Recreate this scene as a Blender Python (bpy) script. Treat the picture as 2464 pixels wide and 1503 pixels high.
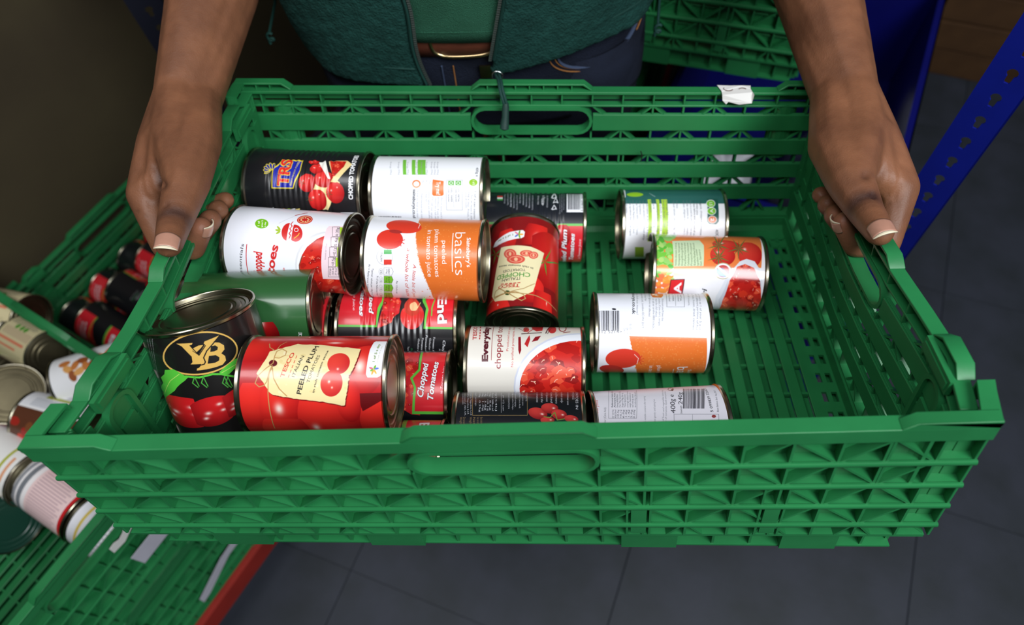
import bpy, bmesh, math, random
import numpy as np
from mathutils import Vector, Matrix

# ------------------------------------------------------------------ scene, camera, light, exposure
S = bpy.context.scene
COL = S.collection
for o in list(bpy.data.objects): bpy.data.objects.remove(o)
rnd = random.Random(7)

# crate frame -> room frame: the held crate tips about 13 degrees towards the viewer
RW = np.array([[0.9990826741876581, -0.00994107461148756, 0.04165315322525581],
               [0.0, 0.9726815972027822, 0.23214329726064484],
               [-0.04282300944629886, -0.2319303462219055, 0.9717893312664783]])
RIM_H = 0.85                                   # height of the held crate's rim above the floor
FPX = 1700.0                                   # focal length in pixels of the 2464-wide frame
CAM = np.array([0.034963, -0.338784, 0.459545 + RIM_H])
CR = np.array([[0.99699446, 0.02293882, 0.07399903],
               [0.0159771, 0.87375007, -0.48611269],
               [-0.07580751, 0.48583395, 0.87075748]])
def K(p):
    "point of the held crate's frame (mm, rim centre = origin) -> room (m)"
    return Vector(RW @ np.array(p, float) / 1000.0) + Vector((0, 0, RIM_H))
def PD(px, py, d):
    "room point (m) at depth d mm behind pixel (px, py)"
    v = CR @ np.array([(px - 1232) / FPX * d, -(py - 751.5) / FPX * d, -d]) / 1000.0
    return Vector(CAM + v)

cam = bpy.data.cameras.new('camera'); camo = bpy.data.objects.new('camera', cam); COL.objects.link(camo)
camo.matrix_world = Matrix.Translation(Vector(CAM)) @ Matrix(CR.tolist()).to_4x4()
cam.sensor_fit = 'HORIZONTAL'; cam.sensor_width = 36.0; cam.lens = 36.0 * FPX / 2464
cam.clip_start = 0.02; cam.clip_end = 50
cam.dof.use_dof = True; cam.dof.focus_distance = 0.555; cam.dof.aperture_fstop = 4.6
S.camera = camo

S.view_settings.view_transform = 'Standard'; S.view_settings.look = 'None'
S.view_settings.gamma = 1; S.view_settings.use_curve_mapping = False
S.view_settings.exposure = 0.0

W_ = bpy.data.worlds.new('world'); S.world = W_; W_.use_nodes = True
W_.node_tree.nodes['Background'].inputs[0].default_value = (0.55, 0.62, 0.75, 1)
W_.node_tree.nodes['Background'].inputs[1].default_value = 0.06

def area(name, loc, target, sx, sy, power, col):
    l = bpy.data.lights.new(name, 'AREA'); l.shape = 'RECTANGLE'; l.size = sx; l.size_y = sy; l.energy = power; l.color = col
    o = bpy.data.objects.new(name, l); COL.objects.link(o); o.location = loc
    o.rotation_euler = (Vector(target) - Vector(loc)).to_track_quat('-Z', 'Y').to_euler()
    return o
area('daylight_window', (0.8, -0.85, 2.2), (0.0, 0.0, 0.85), 1.0, 0.8, 38, (0.93, 0.97, 1.0))
area('ceiling_lamp', (-0.45, -0.35, 2.5), (-0.05, 0.1, 0.8), 1.2, 0.35, 15.5, (0.98, 0.98, 1.0))

# ------------------------------------------------------------------ materials
def nodes(name):
    m = bpy.data.materials.new(name); m.use_nodes = True
    nt = m.node_tree; b = nt.nodes['Principled BSDF']
    return m, nt, b
def srgb(c):
    f = lambda v: v / 12.92 if v <= 0.04045 else ((v + 0.055) / 1.055) ** 2.4
    return tuple(f(v / 255.0) for v in c) + (1.0,)
def N(nt, t, **kw):
    n = nt.nodes.new(t)
    for k, v in kw.items(): setattr(n, k, v)
    return n
def mat(name, col, rough=0.5, metal=0.0, var=0.0, scale=20.0, bump=0.0, bscale=200.0, spec=0.5, col2=None, tex='noise'):
    m, nt, b = nodes(name)
    b.inputs['Base Color'].default_value = srgb(col); b.inputs['Roughness'].default_value = rough
    b.inputs['Metallic'].default_value = metal; b.inputs['Specular IOR Level'].default_value = spec
    tc = N(nt, 'ShaderNodeTexCoord')
    if var or col2:
        nz = N(nt, 'ShaderNodeTexNoise'); nz.inputs['Scale'].default_value = scale; nz.inputs['Detail'].default_value = 5
        nt.links.new(tc.outputs['Object'], nz.inputs['Vector'])
        mx = N(nt, 'ShaderNodeMix', data_type='RGBA')
        c1 = srgb(col); c2 = srgb(col2) if col2 else tuple(max(0, v * (1 - var)) for v in c1[:3]) + (1,)
        mx.inputs[6].default_value = c1; mx.inputs[7].default_value = c2
        rp = N(nt, 'ShaderNodeMapRange'); rp.inputs[1].default_value = 0.38; rp.inputs[2].default_value = 0.68
        nt.links.new(nz.outputs['Fac'], rp.inputs[0]); nt.links.new(rp.outputs[0], mx.inputs[0])
        nt.links.new(mx.outputs[2], b.inputs['Base Color'])
    if bump:
        if tex == 'noise':
            bn = N(nt, 'ShaderNodeTexNoise'); bn.inputs['Detail'].default_value = 4
        else:
            bn = N(nt, 'ShaderNodeTexVoronoi'); bn.feature = 'DISTANCE_TO_EDGE' if tex == 'crease' else 'F1'
        bn.inputs['Scale'].default_value = bscale
        nt.links.new(tc.outputs['Object'], bn.inputs['Vector'])
        bp = N(nt, 'ShaderNodeBump'); bp.inputs['Strength'].default_value = bump; bp.inputs['Distance'].default_value = 0.002
        nt.links.new(bn.outputs[0], bp.inputs['Height']); nt.links.new(bp.outputs[0], b.inputs['Normal'])
    return m
M = {}
M['green'] = mat('green_plastic', (37, 121, 68), 0.40, var=0.2, scale=14, bump=0.08, bscale=90, spec=0.42)
M['tin'] = mat('tinplate', (176, 170, 150), 0.24, metal=1.0, var=0.25, scale=30)
M['tin_dark'] = mat('tinplate_lid', (150, 143, 122), 0.3, metal=1.0, var=0.3, scale=22)
M['tin_dull'] = mat('dull_tin_lid', (124, 116, 92), 0.42, metal=1.0, var=0.3, scale=22)
M['zip_teeth'] = mat('zip_teeth', (58, 66, 62), 0.35, spec=.6)
M['denim'] = mat('dark_denim', (26, 32, 48), 0.85, var=0.6, scale=14, bump=0.8, bscale=700, spec=0.2)
M['denim_edge'] = mat('worn_denim_edge', (58, 70, 94), 0.85, spec=0.2)
M['thread'] = mat('orange_thread', (150, 98, 48), 0.8)
M['fleece'] = mat('green_fleece', (27, 66, 60), 0.95, var=0.3, scale=60, bump=1.0, bscale=420, spec=0.15)
M['fleece_trim'] = mat('green_trim', (22, 58, 52), 0.7, spec=0.25)
M['polo'] = mat('green_pique', (46, 96, 74), 0.9, var=0.2, scale=30, bump=0.7, bscale=1200, spec=0.15, tex='cell')
M['leather'] = mat('brown_leather', (92, 46, 30), 0.5, var=0.35, scale=40, bump=0.2, bscale=300)
M['brass'] = mat('pale_brass', (196, 172, 128), 0.25, metal=1.0)
M['steel'] = mat('zip_steel', (170, 176, 176), 0.25, metal=1.0)
M['rubber'] = mat('dark_green_rubber', (26, 56, 50), 0.55)
M['nail'] = mat('fingernail', (182, 134, 114), 0.32, var=0.12, scale=120)
M['nail_tip'] = mat('nail_tip', (226, 214, 186), 0.4)
M['paper'] = mat('white_paper', (222, 220, 216), 0.8, var=0.08, scale=25)
M['grey_paper'] = mat('grey_paper', (188, 186, 198), 0.85, var=0.1, scale=25)
M['floor'] = mat('dark_vinyl', (52, 56, 66), 0.55, col2=(42, 47, 52), scale=9, bump=0.1, bscale=60, spec=0.3)
M['floor_under'] = mat('floor_joint', (36, 39, 46), 0.8)
M['wall'] = mat('brown_board_wall', (82, 74, 54), 0.9, col2=(64, 56, 44), scale=2.0, spec=0.1)
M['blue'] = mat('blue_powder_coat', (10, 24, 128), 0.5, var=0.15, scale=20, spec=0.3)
M['shaded_blue'] = mat('shaded_blue_coat', (8, 12, 30), 0.6)  # the blue shelving coat again, with the left upright's shade put into the colour
M['blue_plastic'] = mat('blue_plastic', (9, 13, 96), 0.4, var=0.15, scale=12, spec=0.4)
M['red'] = mat('red_plastic', (150, 34, 22), 0.55, var=0.2, scale=18)
M['wood'] = mat('brown_plank', (84, 60, 38), 0.8, col2=(58, 40, 28), scale=7, bump=0.2, bscale=60, spec=0.15)
M['black'] = mat('black_rubber', (14, 14, 14), 0.6)
M['bag'] = mat('dark_bag', (40, 42, 62), 0.4, var=0.4, scale=26, bump=0.3, bscale=40)
M['white_pack'] = mat('white_pack', (206, 208, 214), 0.5, var=0.12, scale=18)
M['yellow'] = mat('yellow_pack', (206, 150, 60), 0.5, var=0.2, scale=18)
M['shoe'] = mat('black_shoe', (24, 22, 22), 0.5)

# ------------------------------------------------------------------ mesh helpers
class MB:
    "collects primitives, then links them as ONE mesh object"
    def __init__(s, xf=None, cut=0): s.v = []; s.f = []; s.xf = xf; s.cut = cut
    def add(s, vs, fs):
        b = len(s.v); s.v += [tuple(p) for p in vs]; s.f += [tuple(b + i for i in f) for f in fs]
    def box(s, x0, x1, y0, y1, z0, z1):
        s.add([(x0, y0, z0), (x1, y0, z0), (x1, y1, z0), (x0, y1, z0), (x0, y0, z1), (x1, y0, z1), (x1, y1, z1), (x0, y1, z1)],
              [(0, 3, 2, 1), (4, 5, 6, 7), (0, 1, 5, 4), (1, 2, 6, 5), (2, 3, 7, 6), (3, 0, 4, 7)])
    def extr(s, poly, a, b, fn):
        "polygon of 2-D points swept from a to b; fn(p, t) -> 3-D point"
        n = len(poly)
        s.add([fn(p, a) for p in poly] + [fn(p, b) for p in poly],
              [tuple(range(n))[::-1], tuple(range(n, 2 * n))] + [(i, (i + 1) % n, n + (i + 1) % n, n + i) for i in range(n)])
    def tube(s, pts, r, seg=8, closed=False, flat=1.0):
        pts = [Vector(p) for p in pts]; n = len(pts); rs = r if hasattr(r, '__len__') else [r] * n
        rings = []; prev = None
        for i, p in enumerate(pts):
            if closed: t = (pts[(i + 1) % n] - pts[i - 1])
            else: t = (pts[min(i + 1, n - 1)] - pts[max(i - 1, 0)])
            t.normalize()
            if prev is None:
                a = Vector((0, 0, 1)) if abs(t.z) < 0.9 else Vector((1, 0, 0)); u = t.cross(a).normalized()
            else: u = (prev - t * prev.dot(t)).normalized()
            prev = u; w = t.cross(u)
            rings.append([p + u * math.cos(2 * math.pi * k / seg) * rs[i] + w * math.sin(2 * math.pi * k / seg) * rs[i] * flat for k in range(seg)])
        vs = [q for g in rings for q in g]; fs = []
        for i in range(n if closed else n - 1):
            j = (i + 1) % n
            fs += [(i * seg + k, i * seg + (k + 1) % seg, j * seg + (k + 1) % seg, j * seg + k) for k in range(seg)]
        if not closed: fs += [tuple(range(seg))[::-1], tuple((n - 1) * seg + k for k in range(seg))]
        s.add(vs, fs)
    def grid(s, fn, nu, nv, wrapu=False):
        vs = [fn(i / (nu if wrapu else nu - 1), j / (nv - 1)) for i in range(nu) for j in range(nv)]
        fs = []
        for i in range(nu if wrapu else nu - 1):
            k = (i + 1) % nu
            fs += [(i * nv + j, k * nv + j, k * nv + j + 1, i * nv + j + 1) for j in range(nv - 1)]
        s.add(vs, fs)
    def mesh(s, name, m, scale=1.0, smooth=None, recalc=True):
        if s.cut:                                   # long edges are divided before they are bent
            bm = bmesh.new(); vv = [bm.verts.new(v) for v in s.v]
            for f in s.f: bm.faces.new([vv[i] for i in f])
            ed = [e for e in bm.edges if e.calc_length() > s.cut * 1.5]
            if ed: bmesh.ops.subdivide_edges(bm, edges=ed, cuts=max(1, int(max(e.calc_length() for e in ed) / s.cut)), use_grid_fill=True)
            bm.verts.index_update(); s.v = [tuple(v.co) for v in bm.verts]; s.f = [tuple(v.index for v in f.verts) for f in bm.faces]; bm.free()
        vs = [s.xf(v) if s.xf else v for v in s.v]
        me = bpy.data.meshes.new(name); me.from_pydata([tuple(c * scale for c in v) for v in vs], [], s.f)
        if recalc:
            bm = bmesh.new(); bm.from_mesh(me); bmesh.ops.recalc_face_normals(bm, faces=bm.faces); bm.to_mesh(me); bm.free()
        if smooth is not None: me.shade_smooth(); me.set_sharp_from_angle(angle=math.radians(smooth))
        me.materials.append(m); return me
    def build(s, name, m, parent=None, scale=1.0, smooth=None, recalc=True):
        return link(name, s.mesh(name, m, scale, smooth, recalc), parent)
def link(name, me, parent=None):
    o = bpy.data.objects.new(name, me); COL.objects.link(o)
    if parent is not None: o.parent = parent
    return o
def empty(name, mw=None):
    o = bpy.data.objects.new(name, None); o.empty_display_size = 0.02; COL.objects.link(o)
    if mw is not None: o.matrix_world = mw
    return o
def tag(o, label=None, cat=None, group=None, kind=None):
    for k, v in (('label', label), ('category', cat), ('group', group), ('kind', kind)):
        if v: o[k] = v
    return o
def kids(o):
    return [c for c in list(bpy.data.objects) if c.parent == o]
KID = {}
def copy_tree(o, parent=None, depth=0):
    c = o.copy(); COL.objects.link(c)
    if parent is not None: c.parent = parent; c.matrix_parent_inverse = o.matrix_parent_inverse.copy()
    if o.name not in KID: KID[o.name] = kids(o)
    for ch in KID[o.name]: copy_tree(ch, c, depth + 1)
    return c

# ------------------------------------------------------------------ room
def hz(x, y, z): return Vector((x / 1000, y / 1000, z / 1000 + RIM_H))   # room point in mm about the rim centre
floor = MB(); floor.box(-3.2, 3.2, -2.6, 4.2, -0.05, -0.004)
floor = floor.build('floor', M['floor_under']); floor['kind'] = 'structure'
ta = math.radians(-20); tu = np.array([math.cos(ta), math.sin(ta)]); tv = np.array([-math.sin(ta), math.cos(ta)])
u0 = float(tu @ np.array([0.603, -0.16])); v0 = float(tv @ np.array([-0.278, -0.16])); TS = 0.457
tile = MB(); g_ = 0.0005
tile.extr([(g_, -0.003), (TS - g_, -0.003), (TS - g_, -0.0006), (TS - g_ - 0.0006, 0), (g_ + 0.0006, 0), (g_, -0.0006)], g_, TS - g_, lambda p, t: (p[0], t, p[1]))
tile_me = tile.mesh('tile', M['floor'])
for i in range(-7, 5):
    for j in range(-6, 8):
        p = tu * (u0 + i * TS) + tv * (v0 + j * TS)
        c_ = p + (tu + tv) * TS / 2
        if not (-2.4 < c_[0] < 2.6 and -1.2 < c_[1] < 3.2): continue
        o = link('tile', tile_me, floor); o.location = (p[0], p[1], 0); o.rotation_euler = (0, 0, ta)
# ------------------------------------------------------------------ folding crate
CH = 180.0          # crate height, mm
FFD_TOP = {(-1, -1): (-9.1, -9.2, -8.0), (1, -1): (-9.8, 4.2, 4.3), (-1, 1): (12.7, 8.5, 7.2), (1, 1): (6.7, 0.6, 0.2)}
FFD_BOT = {(-1, -1): (-9.7, 3.8, 0.5), (1, -1): (15.1, 5.3, 0.5), (-1, 1): (5.0, 3.0, 0.0), (1, 1): (14.8, 2.5, 0.0)}
def racked(p):
    "the loaded, hand-held crate is racked: its corners are a centimetre out of square"
    x, y, z = p; a = (x + 300) / 600; b = (y + 200) / 400; c = -z / CH
    d = [0, 0, 0]
    for (sx, sy) in FFD_TOP:
        w = (a if sx > 0 else 1 - a) * (b if sy > 0 else 1 - b)
        for k in range(3): d[k] += w * ((1 - c) * FFD_TOP[sx, sy][k] + c * FFD_BOT[sx, sy][k])
    if x < -200: bow = 13 * math.exp(-((y + 75) / 105) ** 2)
    elif x > 200: bow = -10 * math.exp(-((y - 10) / 85) ** 2) + 8 * math.exp(-((y + 150) / 55) ** 2)
    else: bow = 0
    bow *= max(0, 1 - c) * min(1, (abs(x) - 200) / 60 if abs(x) > 200 else 0) * (1 if abs(y) < 184 else 0.3)
    return (x + d[0] + bow, y + d[1], z + CH + d[2])
def square(p): return (p[0], p[1], p[2] + CH)

def stadium(cx, cz, hl, r, n=8):
    pts = []
    for k in range(n + 1): a = -math.pi / 2 + math.pi * k / n; pts.append((cx + hl + r * math.cos(a), cz + r * math.sin(a)))
    for k in range(n + 1): a = math.pi / 2 + math.pi * k / n; pts.append((cx - hl + r * math.cos(a), cz + r * math.sin(a)))
    return pts
ZR = [-42 - 29 * k for k in range(4)]         # undersides of the four slats
STAR = 61.0
def edge(o, w):
    m = o.modifiers.new('edge', 'BEVEL'); m.width = w; m.segments = 2; m.limit_method = 'ANGLE'; m.angle_limit = math.radians(50); m.harden_normals = True
    o.data.shade_smooth(); return o
def make_wall(root, name, D, Lh, mp, long_, xf, hh):
    "u along the wall, w outwards, z up; mp(u, w, z) -> crate point"
    def nb(): return MB(lambda p: xf(mp(p[0], D - (D - p[1]) * 0.68, p[2])), 0 if long_ else 45)
    g = M['green']
    rim = nb()
    rim.box(-Lh, Lh, D - 17, D, -3, 0); rim.box(-Lh, Lh, D - 2.5, D, -13.5, -0.5); rim.box(-Lh, Lh, D - 16, D - 3, -16.5, -14.2)
    us = np.arange(-math.floor(Lh / (STAR / 2)) * STAR / 2, Lh, STAR / 2)
    for u in us: rim.box(u - 0.9, u + 0.9, D - 15, D - 3, -15, -2)
    caps = [(-61, 61)]
    if long_: caps += [(-Lh, -Lh + 58), (Lh - 58, Lh)]
    else: caps += [(-Lh + 22, -Lh + 62), (Lh - 62, Lh - 22)]
    for a, b in caps:
        la = a + (9 if a > -Lh else 0); lb = b - (9 if b < Lh else 0)
        top = [(a, 0), (la, 7), (lb, 7), (b, 0)]
        rim.extr(top + [(b - 2.5, 0), (lb - 1, 4.8), (la + 1, 4.8), (a + 2.5, 0)], D - (13 if long_ else 17), D + 0.6, lambda p, t: (p[0], t, p[1]))
        rim.extr(top, D - 1.6, D + 0.6, lambda p, t: (p[0], t, p[1]))
        for u in np.arange(la + 8, lb - 3, 14.0): rim.box(u - 0.8, u + 0.8, D - 12, D - 2, -1, 5.5)
    for sg in (-1, 1):                                     # end posts of the panel
        a, b = sorted((sg * Lh, sg * (Lh - 13)))
        rim.box(a, b, D - 17, D - 14.5, -148, -15); rim.box(*sorted((sg * Lh, sg * (Lh - 2.2))), D - 17, D - 4, -148, -3)
    wall = edge(rim.build(name, g, root, 0.001), .0009)
    # slats facing the inside
    for k in range(4):
        z1 = ZR[k] + 18; spans = [(-Lh + 8, Lh - 8)] if k else [(-Lh + 8, -hh - 2), (hh + 2, Lh - 8)]
        for a, b in spans:
            s = nb(); s.box(a, b, D - 18.5, D - 15.5, ZR[k], z1); s.box(a, b, D - 15.7, D - 11, z1 - 2, z1)
            edge(s.build('slat', g, wall, 0.001), .0007)
            r = nb(); a2, b2 = a - 8 if a < -hh - 9 else a, b + 8 if b > hh + 9 else b
            r.extr([(-14, 1.2), (-3.4, 1.2), (-2.6, 2.5), (-.6, 2.6), (.6, 1.6), (.9, 0), (.6, -1.6), (-.6, -2.6), (-2.6, -2.5), (-3.4, -1.2), (-14, -1.2)], a2, b2, lambda p, t, z=ZR[k]: (t, D - 1.4 + p[0], z + p[1]))
            r.build('ridge', g, wall, 0.001, 50)
    # triangulated ribs between the ridges
    l = nb(); zs = [-15] + ZR + [-148]
    for k in range(5):
        za, zb = zs[k], zs[k + 1]
        for u in us:
            if abs(u) > Lh - 6 or (k == 0 and abs(u) < hh + 3): continue
            l.box(u - 0.9, u + 0.9, D - 16, D - 3.6, zb, -46 if k == 1 and abs(u) < hh + 2 else za)
        off = 0 if k % 2 == 0 else STAR / 2
        for i in range(-6, 7):
            c = i * STAR + off
            for sg in (-1, 1):
                e = c + sg * STAR / 2
                ft = 1.0
                if k == 4: ft = 0.42
                if max(abs(c), abs(e)) > Lh - 4 or (k == 0 and min(abs(c), abs(e)) < hh - 2): continue
                if k == 1 and abs(c) < hh: za_ = -46
                else: za_ = za
                ex = c + sg * STAR / 2 * ft
                t = 0.9; L_ = math.hypot(ex - c, zb - za_); nx, nz = -(zb - za_) / L_ * t, (ex - c) / L_ * t
                l.extr([(c - nx, za_ - nz), (c + nx, za_ + nz), (ex + nx, zb + nz), (ex - nx, zb - nz)], D - 15.5, D - 4.0, lambda p, w: (p[0], w, p[1]))
    if long_:
        for u in (88, 181):
            l.box(u - 5.5, u + 5.5, D - 6, D - 2.6, -143, -100); l.box(u - 9, u - 7.4, D - 15, D - 3.2, -147, -70)
            l.box(u + 7.4, u + 9, D - 15, D - 3.2, -147, -70)
        for sg in (-1, 1):                                 # half-round troughs near the ends
            ring = []
            for kk in range(9):
                a = math.pi * kk / 8; ring.append((math.cos(a), math.sin(a)))
            prof = [(13 * c, D - 4 - 12 * s_) for c, s_ in ring] + [(10.6 * c, D - 4 - 9.6 * s_) for c, s_ in ring[::-1]]
            l.extr(prof, -76, -14, lambda p, t, sg=sg: (sg * (Lh - 46) + p[0], p[1], t))
    l.build('rib_lattice', g, wall, 0.001)['kind'] = 'stuff'
    # hand hole
    h = nb(); o_ = stadium(0, -31, hh - 13, 15); i_ = stadium(0, -31, hh - 13, 12); n = len(o_)
    vs = [(p[0], w, p[1]) for w in (D - 19.5, D - 1.2) for p in o_ + i_]; fs = []
    for k in range(n):
        j = (k + 1) % n
        fs += [(k, j, n + j, n + k), (2 * n + k, 3 * n + k, 3 * n + j, 2 * n + j), (k, 2 * n + k, 2 * n + j, j), (n + k, n + j, 3 * n + j, 3 * n + k)]
    h.add(vs, fs); h.build('hand_hole', g, wall, 0.001, 40)
    if not long_:                                          # arched corner keys on the inner face
        for sg in (-1, 1):
            a = nb(); c = sg * (Lh - 34); pts = []
            for kk in range(11):
                t = math.pi * kk / 10; pts.append((c - 14 * math.cos(t), -30 + 14 * math.sin(t)))
            outer = [(c - 14, -92)] + pts + [(c + 14, -92)]
            inner = [(c + 10.5, -92)] + [(c + (p[0] - c) * 0.75, -30 + (p[1] + 30) * 0.75) for p in pts[::-1]] + [(c - 10.5, -92)]
            a.extr(outer + inner, D - 23, D - 15, lambda p, t: (p[0], t, p[1]))
            a.extr([(c - 12, -92), (c + 12, -92), (c + 12, -28), (c - 12, -28)], D - 17, D - 15, lambda p, t: (p[0], t, p[1]))
            a.box(c - 8, c + 8, D - 21, D - 17, -64, -44)
            a.build('corner_key', g, wall, 0.001, 40)
            kx = nb(); e0, e1 = sorted((sg * (Lh - 20), sg * (Lh - 60)))
            kx.box(e0, e1, D - 24, D - 18.5, -12, 1); kx.box(e0 + 2, e1 - 2, D - 26, D - 22, -9, -2)
            kx.build('latch', g, wall, 0.001)
    else:
        for sg in (-1, 1):                                 # rim return round the corner
            a = nb(); e0, e1 = sorted((sg * Lh, sg * (Lh - 11)))
            a.box(e0, e1, D - 46, D - 13, 4.8, 7); a.box(*sorted((sg * Lh, sg * (Lh - 2))), D - 46, D - 2, -14, 6)
            a.box(e0, e1, D - 46, D - 44, -12, 6)
            a.build('rim_return', g, wall, 0.001)
    return wall

def make_crate(mw, xf, label, group=None, top_name='folding_crate'):
    root = empty(top_name, mw); tag(root, label, 'crate', group)
    ms = {'front_wall': (200, 300, lambda u, w, z: (u, -w, z), True, 60), 'back_wall': (200, 300, lambda u, w, z: (u, w, z), True, 60),
          'left_wall': (292, 186, lambda u, w, z: (-w, u, z), False, 64), 'right_wall': (292, 186, lambda u, w, z: (w, u, z), False, 64)}
    for n, (D, Lh, mp, lg, hh) in ms.items(): make_wall(root, n, D, Lh, mp, lg, xf, hh)
    g = M['green']
    b = MB(xf)
    for sx, sy, D, L in ((0, -1, 200, 300), (0, 1, 200, 300), (-1, 0, 298, 200), (1, 0, 298, 200)):
        mp = (lambda u, w, z, s=sy: (u, s * w, z)) if sy else (lambda u, w, z, s=sx: (s * w, u, z))
        b.xf = (lambda p, m=mp: p)
        q = MB(); 
        q.box(-L + 4, L - 4, D - 18, D - 3, -151, -147.5)                      # flange
        q.box(-L + 14, L - 14, D - 20, D - 17, -180, -150)                     # recessed web
        q.box(-L + 20, L - 20, D - 24, D - 8, -180, -178)                      # foot
        w0 = L - 62
        spans = [(-w0, -w0 + 42), (-118, -76), (76, 118), (w0 - 42, w0)] if L > 250 else [(-w0, -w0 + 42), (w0 - 42, w0)]
        for a, c in spans:
            q.box(a, c, D - 18, D - 6, -180, -150)
        q.box(-w0, w0, D - 20, D - 5, -154, -150)
        for u in np.arange(-L + 26, L - 20, 28.0): q.box(u - 0.9, u + 0.9, D - 18, D - 9, -179, -151)
        k0, k1 = (24, 12) if L > 250 else (15, 11)
        q.extr([(D - k0, -166.5), (D - k1, -148), (D - 10, -148), (D - 10, -152), (D - k0 + 2, -170)], -L + 12, L - 12, lambda p, t: (t, p[0], p[1]))  # sloping kerb
        if L > 250: q.box(-L + 18, L - 18, D - 38, D - 23, -169, -166)
        b.add([mp(*v) for v in q.v], q.f)
    b.xf = xf
    for y in np.arange(-148.5, 150, 33.0): b.box(-262, 262, y - 1.3, y + 1.3, -172, -168)
    for x in np.arange(-256 + 8, 256, 16.0): b.box(x - 4.6, x + 4.6, -166, 166, -178, -175)
    for sg in (-1, 1):                                                         # edge strips pierced by two rows of holes
        for x0, x1 in ((258.5, 262), (266.5, 270.5), (275.5, 284)): b.box(*sorted((sg * x0, sg * x1)), -166, 166, -169, -166)
        for y in np.arange(-154, 156, 22.0): b.box(*sorted((sg * 258.5, sg * 284)), y - 5.5, y + 5.5, -169, -166)
    base = b.build('base', g, root, 0.001)
    fs = MB(xf); ys = None
    for i in range(-16, 17):
        s = MB(xf); x = i * 16.0
        s.extr([(x - 5.1, -169), (x - 5.1, -166.6), (x - 4.4, -166), (x + 4.4, -166), (x + 5.1, -166.6), (x + 5.1, -169)], -164, 164, lambda p, t: (p[0], t, p[1]))
        s.build('floor_slat', g, base, 0.001)
    return root

RWM = Matrix(RW.tolist()).to_4x4()
main_crate = make_crate(Matrix.Translation(K((0, 0, -CH))) @ RWM, racked,
                        'large green folding crate tipped forward, held by its two ends and half full of tins', top_name='folding_crate')
KID.clear()
proto = make_crate(Matrix.Identity(4), square, 'x', 'green crates stacked about the room')

# white price paper torn on the back rim of the held crate, and small chips of old label
def torn(name, pts, m, parent, th=0.4):
    q = MB(racked); n = len(pts)
    q.add(pts + [(p[0], p[1] - th * 0.6, p[2] + th) for p in pts], [tuple(range(n)), tuple(range(n, 2 * n))[::-1]] + [(i, (i + 1) % n, n + (i + 1) % n, n + i) for i in range(n)])
    return q.build(name, m, parent, 0.001)
bw = [c for c in kids(main_crate) if c.name.startswith('back_wall')][0]
tl = torn('torn_label', [(184, 200.5, 1.0), (196, 200.6, 0.6), (208, 200.6, 0.8), (217, 200.4, 0.7), (216, 195, 0.8), (217, 188, 0.9), (218, 183.2, 0.8), (217, 182.6, -8), (205, 182.6, -9.5), (194, 182.6, -6.5), (192, 182.4, -9), (188, 182.6, -5), (187, 183.2, 0.8), (187, 190, 0.8)], M['paper'], bw)
tl['label'] = 'torn white paper label'
pw = MB(racked); pw.tube([(191 + 4.5 * math.cos(t) + 3, 193.5 + 3.6 * math.sin(t), 1.4) for t in np.linspace(2.6, 6.0, 12)], .35, 5); pw.tube([(208 + 3.5 * math.cos(t), 192.5 + 2.6 * math.sin(t), 1.4) for t in np.linspace(.3, 2.9, 10)], .3, 5)
pw.build('faded_writing', M['leather'], bw, 0.001)
for pts in ([(-146, 181.2, -56.5), (-139, 181.2, -55.5), (-137, 181.2, -60), (-144, 181.2, -62)], [(-137, 181.2, -66), (-134, 181.2, -65), (-134, 181.2, -68)]):
    torn('label_scrap', [(x + 22, y - 0.3, z - 65) for x, y, z in pts], M['paper'], bw)
pen = MB(racked); pen.tube([(113, 181, -62), (114.5, 181, -66), (114.8, 181, -70), (114.4, 181, -74)], 0.7, 6); pen.build('pen_mark', M['black'], bw, 0.001)
# ------------------------------------------------------------------ label printing (drawn here, pixel by pixel; nothing is loaded)
_txt = {}
def glyphs(s, bold=0.0, ital=0.0):
    "outline edges of a line of text, unit size, from Blender's built-in font"
    k = (s, bold, ital)
    if k in _txt: return _txt[k]
    cu = bpy.data.curves.new('t', 'FONT'); cu.body = s; cu.offset = bold; cu.shear = ital; cu.resolution_u = 3
    ob = bpy.data.objects.new('t', cu); COL.objects.link(ob)
    me = ob.to_mesh()
    n = len(me.vertices); co = np.zeros(n * 3); me.vertices.foreach_get('co', co); co = co.reshape(-1, 3)[:, :2]
    cnt = {}
    for p in me.polygons:
        vs = list(p.vertices)
        for i in range(len(vs)):
            e = (vs[i], vs[(i + 1) % len(vs)]); e = (min(e), max(e)); cnt[e] = cnt.get(e, 0) + 1
    ed = np.array([e for e, c in cnt.items() if c == 1], int).reshape(-1, 2)
    ob.to_mesh_clear(); bpy.data.objects.remove(ob); bpy.data.curves.remove(cu)
    w = float(co[:, 0].max()) if n else 0.3 * len(s)
    _txt[k] = (co[ed] if len(ed) else np.zeros((0, 2, 2)), w)
    return _txt[k]

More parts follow.
